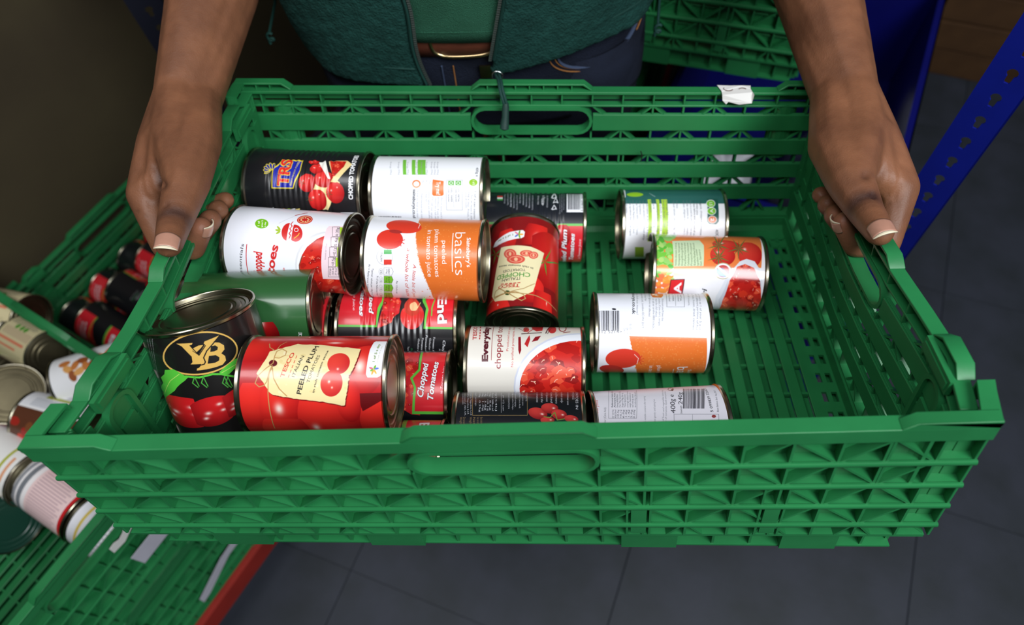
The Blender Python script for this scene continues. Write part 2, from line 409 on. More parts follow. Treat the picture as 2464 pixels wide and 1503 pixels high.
class Label:
    "a label sheet: x along the tin's axis, y round it (0 = the line that faces the viewer, down positive), mm"
    def __init__(s, R, L, px=6.0, base=(255, 255, 255), A=None, B=None, m0=4.0, crop=(0, 0, 1), ax=None):
        s.fr = None
        if ax:
            a, b = K(ax[0]), K(ax[1]); x = (b - a).normalized(); c = (a + b) / 2; e = Vector(CAM) - c; z = (e - x * e.dot(x)).normalized()
            s.fr = np.array([x, z.cross(x), z]); s.o3 = s.fr @ (CAM - np.array(a))
        s.R, s.L, s.px = R, L, px; s.circ = 2 * math.pi * R
        s.w = int(L * px); s.h = int(s.circ * px); s.c = np.empty((s.h, s.w, 3), np.float32); s.c[:] = np.array(base) / 255.0
        s.A = A; s.B = B; s.m0 = m0; s.rng = np.random.default_rng(int(R * 100 + L))
        s.crop = crop; s.sc = 1.0
        if A:
            q = ((A[0] + B[0]) / 2 - crop[0]) * crop[2], ((A[1] + B[1]) / 2 - crop[1]) * crop[2]; u = np.array(s.P(*q)); v = np.array(s.P(q[0] + 10 * (B[0] - A[0]) / math.dist(A, B), q[1] + 10 * (B[1] - A[1]) / math.dist(A, B))); s.sc = 10 / np.hypot(*(v - u))
    def P(s, x, y):
        "label position printed at this place of the photograph's frame"
        if s.A is None: return x, y
        ox, oy, ck = s.crop; x, y = ox + x / ck, oy + y / ck
        d = s.fr @ (CR @ np.array([(x - 1232) / FPX, -(y - 751.5) / FPX, -1.0])); o = s.o3; R = s.R / 1000
        A_ = d[1] ** 2 + d[2] ** 2; B_ = o[1] * d[1] + o[2] * d[2]; D_ = B_ * B_ - A_ * (o[1] ** 2 + o[2] ** 2 - R * R)
        t = (-B_ - math.sqrt(D_)) / A_ if D_ > 0 else -B_ / A_
        h = o + d * t; th = math.atan2(-h[1], h[2])
        if D_ <= 0: th += math.copysign((math.hypot(h[1], h[2]) - R) / R, th)
        return h[0] * 1000 - s.m0, th * s.R
    def pix(s, x, y): return x * s.px, (y + s.circ / 2) * s.px
    def paint(s, x0, y0, a, col):
        h, w = a.shape[:2]; X0, Y0 = max(0, x0), max(0, y0); X1, Y1 = min(s.w, x0 + w), min(s.h, y0 + h)
        if X1 <= X0 or Y1 <= Y0: return
        a = a[Y0 - y0:Y1 - y0, X0 - x0:X1 - x0]; col = np.asarray(col, np.float32)
        if col.ndim == 3: col = col[Y0 - y0:Y1 - y0, X0 - x0:X1 - x0]
        d = s.c[Y0:Y1, X0:X1]; d += (col - d) * a[..., None]
    def fill(s, E, col, sub=3):
        "even-odd fill of edges given in pixels"
        if len(E) == 0: return
        mn = np.floor(E.reshape(-1, 2).min(0)).astype(int); mx = np.ceil(E.reshape(-1, 2).max(0)).astype(int) + 1
        if mx[0] < 0 or mx[1] < 0 or mn[0] > s.w or mn[1] > s.h: return
        w, h = mx - mn; a = np.zeros((h, w), np.float32); p, q = E[:, 0] - mn, E[:, 1] - mn
        lo = np.minimum(p[:, 1], q[:, 1]); hi = np.maximum(p[:, 1], q[:, 1]); dy = q[:, 1] - p[:, 1]
        xs_ = np.arange(w)
        for k in range(h * sub):
            y = (k + 0.5) / sub; m = (lo <= y) & (hi > y)
            if not m.any(): continue
            xs = np.sort(p[m, 0] + (y - p[m, 1]) / dy[m] * (q[m, 0] - p[m, 0])); row = a[k // sub]
            for i in range(0, len(xs) - 1, 2):
                x0, x1 = xs[i], xs[i + 1]; i0, i1 = int(x0), int(x1)
                row[i0:i1 + 1] += np.clip(np.minimum(x1, xs_[i0:i1 + 1] + 1) - np.maximum(x0, xs_[i0:i1 + 1]), 0, 1) / sub
        s.paint(mn[0], mn[1], np.clip(a, 0, 1), np.array(col) / 255.0)
    def poly(s, pts, col, raw=False):
        pts = np.array([s.pix(*(p if raw else s.P(*p))) for p in pts]); s.fill(np.stack([pts, np.roll(pts, -1, 0)], 1), col)
    def rect(s, x0, y0, x1, y1, col): s.poly([(x0, y0), (x1, y0), (x1, y1), (x0, y1)], col)
    def mm(s, x0, y0, x1, y1, col): s.poly([(x0, y0), (x1, y0), (x1, y1), (x0, y1)], col, True)
    def oval(s, cx, cy, rx, ry, rot=0, n=36):
        c, d = math.cos(math.radians(rot)), math.sin(math.radians(rot))
        return [(cx + rx * math.cos(t) * c - ry * math.sin(t) * d, cy + rx * math.cos(t) * d + ry * math.sin(t) * c) for t in np.linspace(0, 2 * math.pi, n, False)]
    def ell(s, cx, cy, rx, ry, col, rot=0): s.poly(s.oval(cx, cy, rx, ry, rot), col)
    def ring(s, cx, cy, rx, ry, wd, col, rot=0):
        o = np.array([s.pix(*s.P(*p)) for p in s.oval(cx, cy, rx, ry, rot, 48)]); i = np.array([s.pix(*s.P(*p)) for p in s.oval(cx, cy, rx - wd, ry - wd, rot, 48)])
        s.fill(np.concatenate([np.stack([o, np.roll(o, -1, 0)], 1), np.stack([i, np.roll(i, -1, 0)], 1)]), col)
    def line(s, pts, wd, col):
        P_ = [np.array(s.P(*p)) for p in pts]; wd = wd / s.sc / 2
        for a, b in zip(P_, P_[1:]):
            d = b - a; l = np.hypot(*d)
            if l < 1e-6: continue
            n = np.array([-d[1], d[0]]) / l * wd; e = d / l * wd * 0.6
            s.poly([a - n - e, b - n + e, b + n + e, a + n - e], col, True)
    def frame(s, x0, y0, x1, y1, wd, col): s.line([(x0, y0), (x1, y0), (x1, y1), (x0, y1), (x0, y0)], wd, col)
    def text(s, t, x, y, cap, col, rot=0, sx=1.0, bold=0.0, ital=0.0, al='l', up=0):
        "cap height in photograph pixels; rot in degrees counter-clockwise"
        E, w = glyphs(t, bold, ital)
        k = cap / s.sc / 0.78; x0 = {'l': 0, 'c': -w / 2, 'r': -w}[al]
        a = math.radians(rot); d = np.array([math.cos(a), -math.sin(a)]) * k * sx; n = np.array([-math.sin(a), -math.cos(a)]) * k
        o = np.array(s.P(x, y)); q = o + (E[..., :1] + x0) * d + E[..., 1:] * n
        q[..., 1] += s.circ / 2; s.fill(q * s.px, col)
    def fit(s, t, x0, y0, x1, y1, cap, col, bold=0.0, ital=0.0, outline=None, ow=0.03):
        "a line of text run from one place to another"
        if outline: s.fit(t, x0, y0, x1, y1, cap, outline, bold + ow, ital)
        E, w = glyphs(t, bold, ital); p0 = np.array(s.P(x0, y0)); p1 = np.array(s.P(x1, y1)); v = p1 - p0; l = np.hypot(*v)
        if l < 1e-6: return
        k = cap / s.sc / 0.78; n = np.array([v[1], -v[0]]) / l * k; q = p0 + E[..., :1] * (v / w) + E[..., 1:] * n
        q[..., 1] += s.circ / 2; s.fill(q * s.px, col)
    def fits(s, rows, cap, col, **kw):
        for r in rows: s.fit(r[0], r[1], r[2], r[3], r[4], cap, col, **kw)
    def tomato(s, cx, cy, rx, ry, rot=0, col=(214, 44, 36), dark=(140, 16, 16), hl=None):
        "printed picture of a tomato"
        o = np.array([s.pix(*s.P(*p)) for p in s.oval(cx, cy, rx, ry, rot)]); c = np.array(s.pix(*s.P(cx, cy)))
        mn = np.floor(o.min(0)).astype(int) - 1; mx = np.ceil(o.max(0)).astype(int) + 2
        X, Y = np.meshgrid(np.arange(mn[0], mx[0]) + .5 - c[0], np.arange(mn[1], mx[1]) + .5 - c[1])
        r = math.radians(rot); ax = max(np.hypot(*(o - c).T).max(), 1e-3)
        rx_, ry_ = np.hypot(*(o[0] - c)), np.hypot(*(o[9] - c))
        u = (X * math.cos(r) + Y * math.sin(r)) / rx_; v = (-X * math.sin(r) + Y * math.cos(r)) / ry_; d = np.sqrt(u * u + v * v)
        a = np.clip((1 - d) * min(rx_, ry_), 0, 1); sh = np.clip(((u + .35) ** 2 + (v + .4) ** 2) / 2.4, 0, 1)[..., None]
        img = np.array(col) * (1 - sh) + np.array(dark) * sh
        for hx, hy, hr in (hl or [(-.3, -.4, .16)]):
            g = np.exp(-((u - hx) ** 2 + (v - hy) ** 2) / hr ** 2)[..., None] * .9; img = img * (1 - g) + np.array([255, 244, 232]) * g
        s.paint(mn[0], mn[1], a.astype(np.float32), (img / 255).astype(np.float32))
    def chunks(s, pts, n=60, seed=3, r=9, base=(190, 30, 22)):
        "printed picture of chopped tomatoes inside an outline"
        keep = s.c.copy(); R_ = random.Random(seed); xs = [p[0] for p in pts]; ys = [p[1] for p in pts]; s.poly(pts, base)
        for _ in range(n):
            x, y = R_.uniform(min(xs), max(xs)), R_.uniform(min(ys), max(ys)); a = R_.uniform(.5, 1.3) * r; k = R_.random(); ph = R_.random() * 6
            col = [(214, 52, 34), (176, 24, 20), (232, 84, 56), (150, 16, 16), (204, 40, 32)][int(k * 5)]
            s.poly([(x + a * (1 + .25 * math.sin(3 * t + ph)) * math.cos(t), y + a * .8 * (1 + .25 * math.cos(2 * t + ph)) * math.sin(t)) for t in np.linspace(0, 6.28, 9, False)], col)
            if k > .35:
                t = R_.random() * 3; s.line([(x - a * .5 * math.cos(t), y - a * .5 * math.sin(t)), (x, y - a * .2), (x + a * .4 * math.cos(t), y + a * .3 * math.sin(t))], .10 * r, (250, 190, 170))
            if k > .6: s.ell(x + a * .2, y - a * .2, a * .13, a * .09, (255, 226, 190))
        m = Label(s.R, s.L, s.px, (0, 0, 0), None, None, s.m0, s.crop); m.fr = s.fr; m.o3 = getattr(s, 'o3', None); m.A = s.A; m.sc = s.sc; m.poly(pts, (255, 255, 255)); s.c = keep + (s.c - keep) * m.c
    def para(s, lines, x, y, cap, gap, col, rot=0, **kw):
        a = math.radians(rot)
        for i, t in enumerate(lines): s.text(t, x + i * gap * math.sin(a), y + i * gap * math.cos(a), cap, col, rot, **kw)
    def bars(s, x0, y0, x1, y1, col, vert=True, seed=1, n=28):
        R_ = random.Random(seed); e = 0.0
        ws = [R_.choice((1, 1, 2, 3)) for _ in range(2 * n)]; T = sum(ws)
        for i, w in enumerate(ws):
            if i % 2 == 0:
                a, b = e / T, (e + w) / T
                if vert: s.rect(x0 + (x1 - x0) * a, y0, x0 + (x1 - x0) * b, y1, col)
                else: s.rect(x0, y0 + (y1 - y0) * a, x1, y0 + (y1 - y0) * b, col)
            e += w
    def leafstar(s, x, y, r, rot=0, col=(60, 120, 40)):
        for k in range(5):
            a = math.radians(rot + k * 72); b = a + .35
            s.poly([(x, y), (x + r * .3 * math.cos(a - .18), y + r * .3 * math.sin(a - .18)), (x + r * math.cos(a), y + r * math.sin(a)), (x + r * .3 * math.cos(a + .22), y + r * .3 * math.sin(a + .22))], col)
    def grain(s, amt):
        s.c += s.rng.normal(0, amt, s.c.shape[:2])[..., None].astype(np.float32)
    def material(s, name, rough=0.32, spec=0.5, coat=0.0):
        im = bpy.data.images.new(name, s.w, s.h); a = np.ones((s.h, s.w, 4), np.float32); a[..., :3] = np.clip(s.c[::-1], 0, 1)
        im.pixels.foreach_set(a.ravel()); im.update(); im.pack()
        m, nt, b = nodes(name); t = N(nt, 'ShaderNodeTexImage'); t.image = im; t.extension = 'REPEAT'
        nt.links.new(t.outputs[0], b.inputs['Base Color']); b.inputs['Roughness'].default_value = rough; b.inputs['Specular IOR Level'].default_value = spec
        b.inputs['Coat Weight'].default_value = coat; b.inputs['Coat Roughness'].default_value = 0.12
        tc = N(nt, 'ShaderNodeTexCoord'); nz = N(nt, 'ShaderNodeTexNoise'); nz.inputs['Scale'].default_value = 35
        nt.links.new(tc.outputs['Object'], nz.inputs['Vector'])
        bp = N(nt, 'ShaderNodeBump'); bp.inputs['Strength'].default_value = 0.06; bp.inputs['Distance'].default_value = 0.002
        nt.links.new(nz.outputs['Fac'], bp.inputs['Height']); nt.links.new(bp.outputs[0], b.inputs['Normal'])
        return m

# ------------------------------------------------------------------ tins
_tin = {}
def lathe(prof, seg, name, m, smooth=35, uv=None):
    q = MB(); n = len(prof)
    for i in range(seg):
        a = 2 * math.pi * i / seg
        q.v += [(x, -r * math.sin(a), r * math.cos(a)) for x, r in prof]
    for i in range(seg):
        k = (i + 1) % seg
        q.f += [(i * n + j, k * n + j, k * n + j + 1, i * n + j + 1) for j in range(n - 1)]
    me = q.mesh(name, m, 0.001, smooth, False)
    bm = bmesh.new(); bm.from_mesh(me); bmesh.ops.remove_doubles(bm, verts=bm.verts, dist=1e-7); bmesh.ops.recalc_face_normals(bm, faces=bm.faces); bm.to_mesh(me); bm.free()
    return me
def label_mesh(R, L, seg, m, ribs, m0):
    q = MB(); nx = 2 if not ribs else 91; xs = np.linspace(-L / 2, L / 2, nx); uv = []
    def rad(x):
        if ribs and abs(x) < L * .30: return R - 0.55 + 0.55 * math.cos(2 * math.pi * x / ribs)
        return R
    for i in range(seg + 1):
        a = -math.pi + 2 * math.pi * i / seg
        for x in xs: q.v.append((x, -rad(x) * math.sin(a), rad(x) * math.cos(a))); uv.append(((x + L / 2) / L, 1 - i / seg))
    q.f = [(i * nx + j, i * nx + j + 1, (i + 1) * nx + j + 1, (i + 1) * nx + j) for i in range(seg) for j in range(nx - 1)]
    me = q.mesh('label', m, 0.001, None, False); l = me.uv_layers.new(name='UVMap')
    for p in me.polygons:
        p.use_smooth = True
        for li in p.loop_indices: l.data[li].uv = uv[me.loops[li].vertex_index]
    return me
def tin_parts(R, L, seg, ring_pull=False):
    k = (R, L, seg)
    if k in _tin: return _tin[k]
    h = L / 2
    seam = [(-h + 4.2, R - .3), (-h + 3.2, R + .9), (-h + 2.8, R + 1.3), (-h + .8, R + 1.5), (-h + .2, R + 1.1), (-h, R + .5), (-h + .2, R - .2), (-h + .8, R - .6), (-h + 1.2, R - .7)]
    seam = [(-h + 9, R - 1.6), (-h + 5.2, R - .35)] + seam
    body = lathe(seam[::-1] + [(-x, r) for x, r in seam], seg, 'body', M['tin'])
    lid = []
    for r, d in ((R - .6, 0.6), (R - 1.0, 4.0), (R - 1.6, 4.6), (R - 3.0, 4.7), (R - 4.2, 3.6), (R - 6.5, 3.5), (R - 7.4, 4.3), (R - 9.5, 4.3), (R - 10.4, 3.5), (R - 13.5, 3.4), (R - 14.5, 4.1), (R - 16.5, 4.1), (R - 17.4, 3.4), (R * .25, 3.3), (0.01, 3.3)):
        lid.append((h - d, max(r, .01)))
    lid = lathe(lid, seg, 'lid', M['tin_dark'], 25)
    _tin[k] = (body, lid); return _tin[k]
def make_tin(name, label, group, A, B, R, lab, mname, e0=None, ribs=0, seg=72, room=False, rough=0.32, coat=0.16, spin=0.0):
    "A, B = centres of the two ends; the label's middle line faces the viewer, turned on by spin degrees"
    a = Vector(A) if room else K(A); b = Vector(B) if room else K(B); L = (b - a).length * 1000
    x = (b - a).normalized(); c = (a + b) / 2
    e = Vector(e0) if e0 is not None else Vector(CAM) - c
    z = (e - x * e.dot(x)).normalized(); y = z.cross(x)
    if spin: z = Matrix.Rotation(math.radians(spin), 3, x) @ z; y = z.cross(x)
    mw = Matrix((( x.x, y.x, z.x, c.x), (x.y, y.y, z.y, c.y), (x.z, y.z, z.z, c.z), (0, 0, 0, 1)))
    r = empty(name, mw); tag(r, label, 'tin', group)
    body, lid = tin_parts(round(R, 2), round(L, 1), seg)
    link('body', body, r); link('lid', lid, r)
    l2 = link('lid', lid, r); l2.rotation_euler = (0, 0, math.pi)
    m = lab if isinstance(lab, bpy.types.Material) else lab.material(mname, rough, 0.5, coat)
    link('label', label_mesh(R + .15, (lab.L if isinstance(lab, Label) else L - 8), seg, m, ribs, 4), r)
    return r
# ------------------------------------------------------------------ the tins in the held crate
C1, C2, C3, C4 = (540, 360, 4.174), (860, 380, 4.174), (1140, 440, 4.173), (1400, 440, 3.130)
C5, C6, C7, C8 = (320, 660, 3.758), (800, 680, 4.174), (560, 780, 5.368), (1060, 740, 3.422)
WH, RED, LIME, GR, INK = (244, 245, 250), (214, 36, 44), (150, 200, 40), (150, 152, 162), (40, 40, 48)
def down(l, x, y, t, n, cap, col, **k):      # a column of print that reads downwards
    l.fit(t, x, y, x, y + n, cap, col, **k)
def upw(l, x, y, t, n, cap, col, lean=0.08, **k):
    l.fit(t, x, y, x + n * lean, y - n, cap, col, **k)
def length(A, B): return math.dist(A, B)
def dashes(l, x0, y0, x1, y1, col, n=5):
    for i in range(n):
        a, b = i / n + .02, i / n + .13; l.line([(x0 + (x1 - x0) * a, y0 + (y1 - y0) * a), (x0 + (x1 - x0) * b, y0 + (y1 - y0) * b)], 9, col)
TINS = 'loose tins in the held crate'

# 1 black tin, blue shield
A, B = (-263.4, 127.3, -58.0), (-148.5, 117.7, -58.0)
l = Label(37, length(A, B) - 8, 6, (27, 27, 30), (622, 448), (893, 460), crop=C1, ax=(A, B))
sh = [(470, 388), (692, 390), (712, 320), (765, 205), (792, 104), (583, 96), (520, 160), (480, 190)]
l.poly(sh, (236, 214, 60)); l.poly([(484, 378), (682, 380), (700, 316), (754, 200), (776, 112), (590, 106), (526, 166), (490, 198)], (30, 38, 160))
l.fit('TRS', 636, 364, 690, 100, 122, (222, 44, 40), bold=.03, outline=(240, 216, 70), ow=.035)
l.fit("ASIA'S FINEST FOODS", 668, 364, 762, 112, 18, (240, 220, 120), bold=.02)
for k in range(6):
    a = math.radians(150 + k * 26); l.ell(482 + 62 * math.cos(a) * .95, 200 + 40 * math.sin(a), 34, 17, (236, 214, 60), rot=150 + k * 26); l.ell(482 + 62 * math.cos(a) * .95, 200 + 40 * math.sin(a), 28, 11, (36, 44, 150), rot=150 + k * 26)
l.line([(480, 195), (400, 240)], 6, (236, 214, 60))
l.poly([(860, 330), (1000, 200), (1160, 330), (1060, 560), (1040, 606), (968, 600), (930, 480)], (240, 222, 160))
for t in ((900, 122, 56, 20), (935, 188, 82, 52), (1000, 296, 108, 84), (826, 330, 84, 96), (1112, 432, 92, 106), (932, 505, 92, 102)): l.tomato(*t, col=(226, 48, 44), dark=(160, 14, 20), hl=[(-.45, -.2, .1), (.2, -.5, .07)])
l.poly([(948, 130), (1016, 110), (1060, 290), (1040, 292)], (238, 236, 226)); l.poly([(1046, 112), (1236, 112), (1284, 150), (1120, 330), (1060, 322), (1090, 280)], (238, 214, 150))
l.chunks([(1060, 112), (1228, 118), (1200, 170), (1110, 262), (1084, 272)], 40, 5, 14)
for x, y in ((776, 330), (1050, 440), (852, 500)): l.leafstar(x, y, 44, 20, (60, 96, 60))
l.fit('CHOPPED TOMATOES', 1290, 500, 1352, 60, 46, (244, 244, 246), bold=.045); l.fit('IN TOMATO JUICE', 1358, 388, 1420, 96, 30, (232, 232, 236), bold=.03)
l.frame(390, 588, 490, 660, 5, WH)
for i, c in enumerate(((240, 200, 60), (250, 250, 240), (230, 160, 90), (160, 200, 60), (240, 240, 240), (236, 214, 120))): l.rect(494 + i * 44, 594, 534 + i * 44, 680, c)
l.rect(1165, 628, 1358, 740, WH); l.fit('TOMATOES 400g e', 780, 640, 1150, 650, 22, (200, 200, 200))
make_tin('tomato_tin', 'black ribbed tin with a blue shield logo and red tomatoes, in the back left corner', TINS, A, B, 37, l, 'label_blue_shield', ribs=5.2)

# 2 white back-of-label tin
A, B = (-144.6, 124.0, -66.0), (-34.7, 119.9, -66.0)
def small_print(l):
    for x, t, y, n, cap in ((600, 'Want to find out more?', 310, 310, 20), (655, "Sainsbury's Supermarkets Ltd, London EC1N 2HT.", 225, 480, 18), (686, 'Produced in Italy for', 225, 220, 18), (722, 'Your statutory rights are not affected', 225, 410, 18),
                            (748, 'Or call our careline 0800 636262', 390, 330, 18), (780, 'return for a full refund.', 390, 250, 18), (808, "product. If you don't, simply", 390, 300, 18), (840, "We're sure you'll love this", 390, 280, 18),
                            (1180, '1/2 of a can counts as 1 of your 5 a-day', 290, 480, 20), (1148, 'Aim for at least 5 different portions of fruit', 290, 480, 19), (1118, 'or veg a day. Fresh, frozen, dried, canned', 290, 460, 19), (1086, 'and juice all count.', 290, 215, 19)):
        down(l, x, y, t, n, cap, GR if x != 1180 else (90, 92, 100))
l = Label(36.5, length(A, B) - 8, 6, WH, (908, 466), (1172, 470), crop=C2, ax=(A, B))
for x0, x1 in ((458, 492), (548, 584), (606, 686)): l.rect(x0, 20, x1, 168, (122, 196, 70))
for x in (330, 410, 500, 590, 640, 690, 740, 770, 800): down(l, x, 40, 'Energy 77kJ', 128, 17, GR)
small_print(l); down(l, 560, 312, 'sainsburys.co.uk', 300, 34, INK, bold=.02)
l.ring(592, 260, 43, 40, 14, (232, 120, 40)); l.poly([(757, 215), (866, 232), (866, 366), (850, 380), (764, 380), (750, 366), (752, 250)], (232, 118, 44)); down(l, 792, 240, 'Try me!', 128, 46, WH, bold=.02)
l.frame(896, 222, 1054, 522, 3, (120, 122, 130)); l.line([(968, 232), (968, 500)], 2, (120, 122, 130))
for x in (912, 984): l.rect(x, 230, x + 56, 274, (96, 180, 60)); l.ring(x + 28, 252, 18, 16, 6, WH)
for x, t in ((1008, 'CAN - METAL'), (984, 'widely recycled'), (938, 'LABEL - PAPER'), (910, 'widely recycled')): down(l, x, 286, t, 155, 19, (90, 92, 100))
l.ell(1162, 246, 42, 34, LIME); down(l, 1156, 222, '1 of 5', 50, 24, WH, bold=.02); down(l, 1190, 96, '400g e', 92, 28, INK)
l.bars(212, 583, 446, 660, INK, True, 4)
make_tin('tomato_tin', 'white tin turned to its back with an orange speech bubble, against the back wall', TINS, A, B, 36.5, l, 'label_white_back')

# 3 white tin with red chopped tomato bowl
A, B = (-258.0, 41.8, -60.0), (-147.9, 28.7, -60.0)
l = Label(36, length(A, B) - 8, 6, (240, 241, 250), (578, 590), (858, 612), crop=C1, ax=(A, B))
l.ell(375, 743, 67, 48, (120, 190, 30)); upw(l, 352, 772, '1 of', 58, 22, WH, bold=.03); upw(l, 384, 778, 'your 5', 70, 18, WH, bold=.03); upw(l, 414, 774, 'a day', 50, 15, WH, bold=.03)
l.ell(645, 826, 70, 90, (212, 40, 40), 12); l.ell(712, 838, 72, 86, (212, 40, 40), -10); l.poly([(622, 920), (668, 716), (708, 722), (670, 924)], (240, 241, 250))
l.line([(650, 890), (664, 860), (650, 840), (672, 815), (658, 795), (680, 768), (668, 748), (690, 724)], 9, (212, 40, 40)); l.ring(722, 805, 22, 20, 6, (240, 241, 250)); l.line([(700, 890), (740, 860), (752, 838)], 8, (240, 200, 60))
for a in (150, 190, 230): l.ell(566 + 30 * math.cos(math.radians(a)), 815 + 34 * math.sin(math.radians(a)), 26, 10, (170, 196, 60), a)
l.ell(808, 704, 79, 43, (206, 38, 36), -6); l.ring(808, 704, 68, 34, 5, (244, 206, 150), -6)
for k in range(9): a = k * .7; l.ell(808 + 38 * math.cos(a), 704 + 19 * math.sin(a), 9, 5, (246, 220, 160))
l.line([(712, 662), (832, 636)], 12, (180, 30, 34)); l.line([(548, 740), (705, 670)], 5, (206, 206, 214))
l.fit('waitrose ey essentials', 206, 1560, 198, 948, 34, (48, 40, 48)); l.line([(226, 950), (242, 1240)], 8, (200, 36, 44))
l.fit('chopped', 388, 1262, 378, 1034, 96, (212, 44, 44), bold=.03); l.fit('tomatoes', 546, 1400, 545, 966, 88, (212, 44, 44), bold=.03); l.fit('in tomato juice', 605, 1560, 606, 1186, 28, (200, 60, 60))
l.ell(1040, 1150, 330, 330, (222, 222, 226)); l.ell(1046, 1156, 318, 318, (240, 241, 250))
bowl = [(1012, 862), (930, 896), (830, 976), (778, 1060), (752, 1150), (752, 1230), (780, 1320), (860, 1420), (1000, 1480), (1300, 1460), (1310, 1290), (1000, 1290)]
l.chunks(bowl, 90, 8, 30, (206, 36, 26)); l.line([(780, 1070), (752, 1160), (760, 1240)], 10, (120, 70, 50))
l.poly([(1028, 790), (1050, 768), (1310, 764), (1290, 1000), (1262, 1306), (990, 1296)], (240, 216, 224))
for i, (t, u) in enumerate((('0.20g', '3%'), ('5.6g', '6%'), ('<0.1g', '<1%'), ('<0.5g', '<1%'))):
    y0, y1 = 776 + i * 101, 872 + i * 101; x = 1086 - i * 14; l.frame(x, y0, x + 72, y1, 3, INK); l.poly([(x + 76, y0), (x + 110, y0 + 8), (x + 126, (y0 + y1) / 2), (x + 110, y1 - 8), (x + 76, y1)], (166, 206, 40))
    l.fit(t, x + 58, y1 - 6, x + 64, y0 + 6, 30, INK); l.fit(u, x + 108, y1 - 24, x + 112, y0 + 26, 24, (80, 100, 30))
l.frame(1044, 1178, 1160, 1276, 3, INK); 
for i, t in enumerate(('energy', '155 kJ', '37 kcal', '2%')): l.fit(t, 1066 + i * 30, 1262, 1068 + i * 30, 1190, 18, INK)
for x, t, y0, y1 in ((1020, 'Amounts per 1/2 can', 1105, 940), (1205, 'Approx % Reference Intake', 1140, 900), (1235, 'Typical values per 100g Energy 77kJ/18kcal', 1210, 850), (1285, 'Serving Suggestion', 760, 670)): l.fit(t, x, y0, x + 14, y1, 18, (150, 130, 140))
make_tin('tomato_tin', 'white tin with a red tomato emblem and tomato bowl, touching the plain green tin', TINS, A, B, 36, l, 'label_white_bowl')

# 4 orange and white tin
A, B = (-137.6, 36.1, -70.0), (-31.4, 29.8, -70.0)
l = Label(36.5, length(A, B) - 8, 6, (243, 243, 249), (893, 618), (1170, 628), crop=C2, ax=(A, B))
OR = (228, 116, 46)
edge = [(640, 560), (588, 770), (596, 870), (612, 980), (640, 1100), (684, 1210), (738, 1330), (790, 1440), (850, 1600)]
l.poly([(1300, 560)] + edge + [(1300, 1600)], OR)
l.oc = l.c.copy(); R_ = random.Random(5)
for i in range(240):
    k = R_.uniform(0, len(edge) - 1.01); a_, b_ = edge[int(k)], edge[int(k) + 1]; f = k % 1; l.ell(a_[0] + (b_[0] - a_[0]) * f - R_.uniform(0, 9), a_[1] + (b_[1] - a_[1]) * f, R_.uniform(1, 4), R_.uniform(1, 4), OR)
for i in range(260): l.ell(R_.uniform(640, 1290), R_.uniform(620, 1430), R_.uniform(2, 9), R_.uniform(2, 7), (234, 132, 62))
l.ell(468, 690, 178, 66, (224, 62, 44), 4); l.ell(326, 818, 132, 98, (222, 56, 42)); l.ell(385, 740, 66, 18, (170, 50, 46), 6)
l.line([(606, 640), (630, 668), (612, 706)], 6, (250, 232, 226))
for a in range(-60, 200, 45): l.line([(425, 835), (425 + 52 * math.cos(math.radians(a)), 835 + 52 * math.sin(math.radians(a)))], 8, (214, 48, 44))
down(l, 985, 738, 'basics', 438, 118, WH, bold=-.012); l.line([(962, 756), (955, 1140)], 8, WH); down(l, 1100, 800, "Sainsbury's", 296, 42, WH, bold=.015)
down(l, 852, 826, 'peeled', 236, 50, WH); down(l, 785, 716, 'plum tomatoes', 478, 52, WH); down(l, 708, 722, 'in tomato juice', 470, 52, WH)
down(l, 562, 1064, 'A little bit of peel', 330, 36, (206, 62, 50), ital=.2); down(l, 500, 904, 'a whole lot of taste', 480, 40, (206, 62, 50), ital=.2)
l.ring(275, 992, 83, 82, 3, (150, 150, 156)); l.rect(266, 920, 344, 964, (60, 170, 80)); l.rect(266, 1020, 344, 1070, (220, 60, 50)); down(l, 232, 946, 'ITALIAN', 92, 22, (80, 80, 86))
for i in range(4):
    y = 1100 + i * 82; g = WH if i == 0 else (120, 190, 50); l.poly([(266, y), (345, y + 2), (362, y + 40), (345, y + 78), (266, y + 76)], (120, 122, 128)); l.poly([(268, y + 2), (343, y + 4), (359, y + 40), (343, y + 75), (268, y + 73)], g)
    l.poly(l.oval(236, y + 40, 20, 32), (120, 122, 128)); l.poly(l.oval(236, y + 40, 18, 30), WH); down(l, 230, y + 22, ('2%', '<1%', '<1%', '0%')[i], 38, 18, INK); down(l, 310, y + 10, ('ENERGY', 'FAT', 'SATURATES', 'SUGARS')[i], 58, 16, INK); down(l, 288, y + 14, ('77kJ', '<0.1g', '<0.1g', '4g')[i], 44, 15, INK)
for x, t, y, n in ((115, 'RI = Reference Intake of an average adult', 1065, 340), (148, 'Typical values per 100g Energy 77kJ/18kcal', 1105, 330), (196, '% of the Reference Intake', 1180, 200), (390, 'Per 1/2 of a can', 1232, 125)): down(l, x, y, t, n, 18, INK)
make_tin('tomato_tin', 'orange and white tin of plum tomatoes lying on top of black tins', TINS, A, B, 36.5, l, 'label_orange')

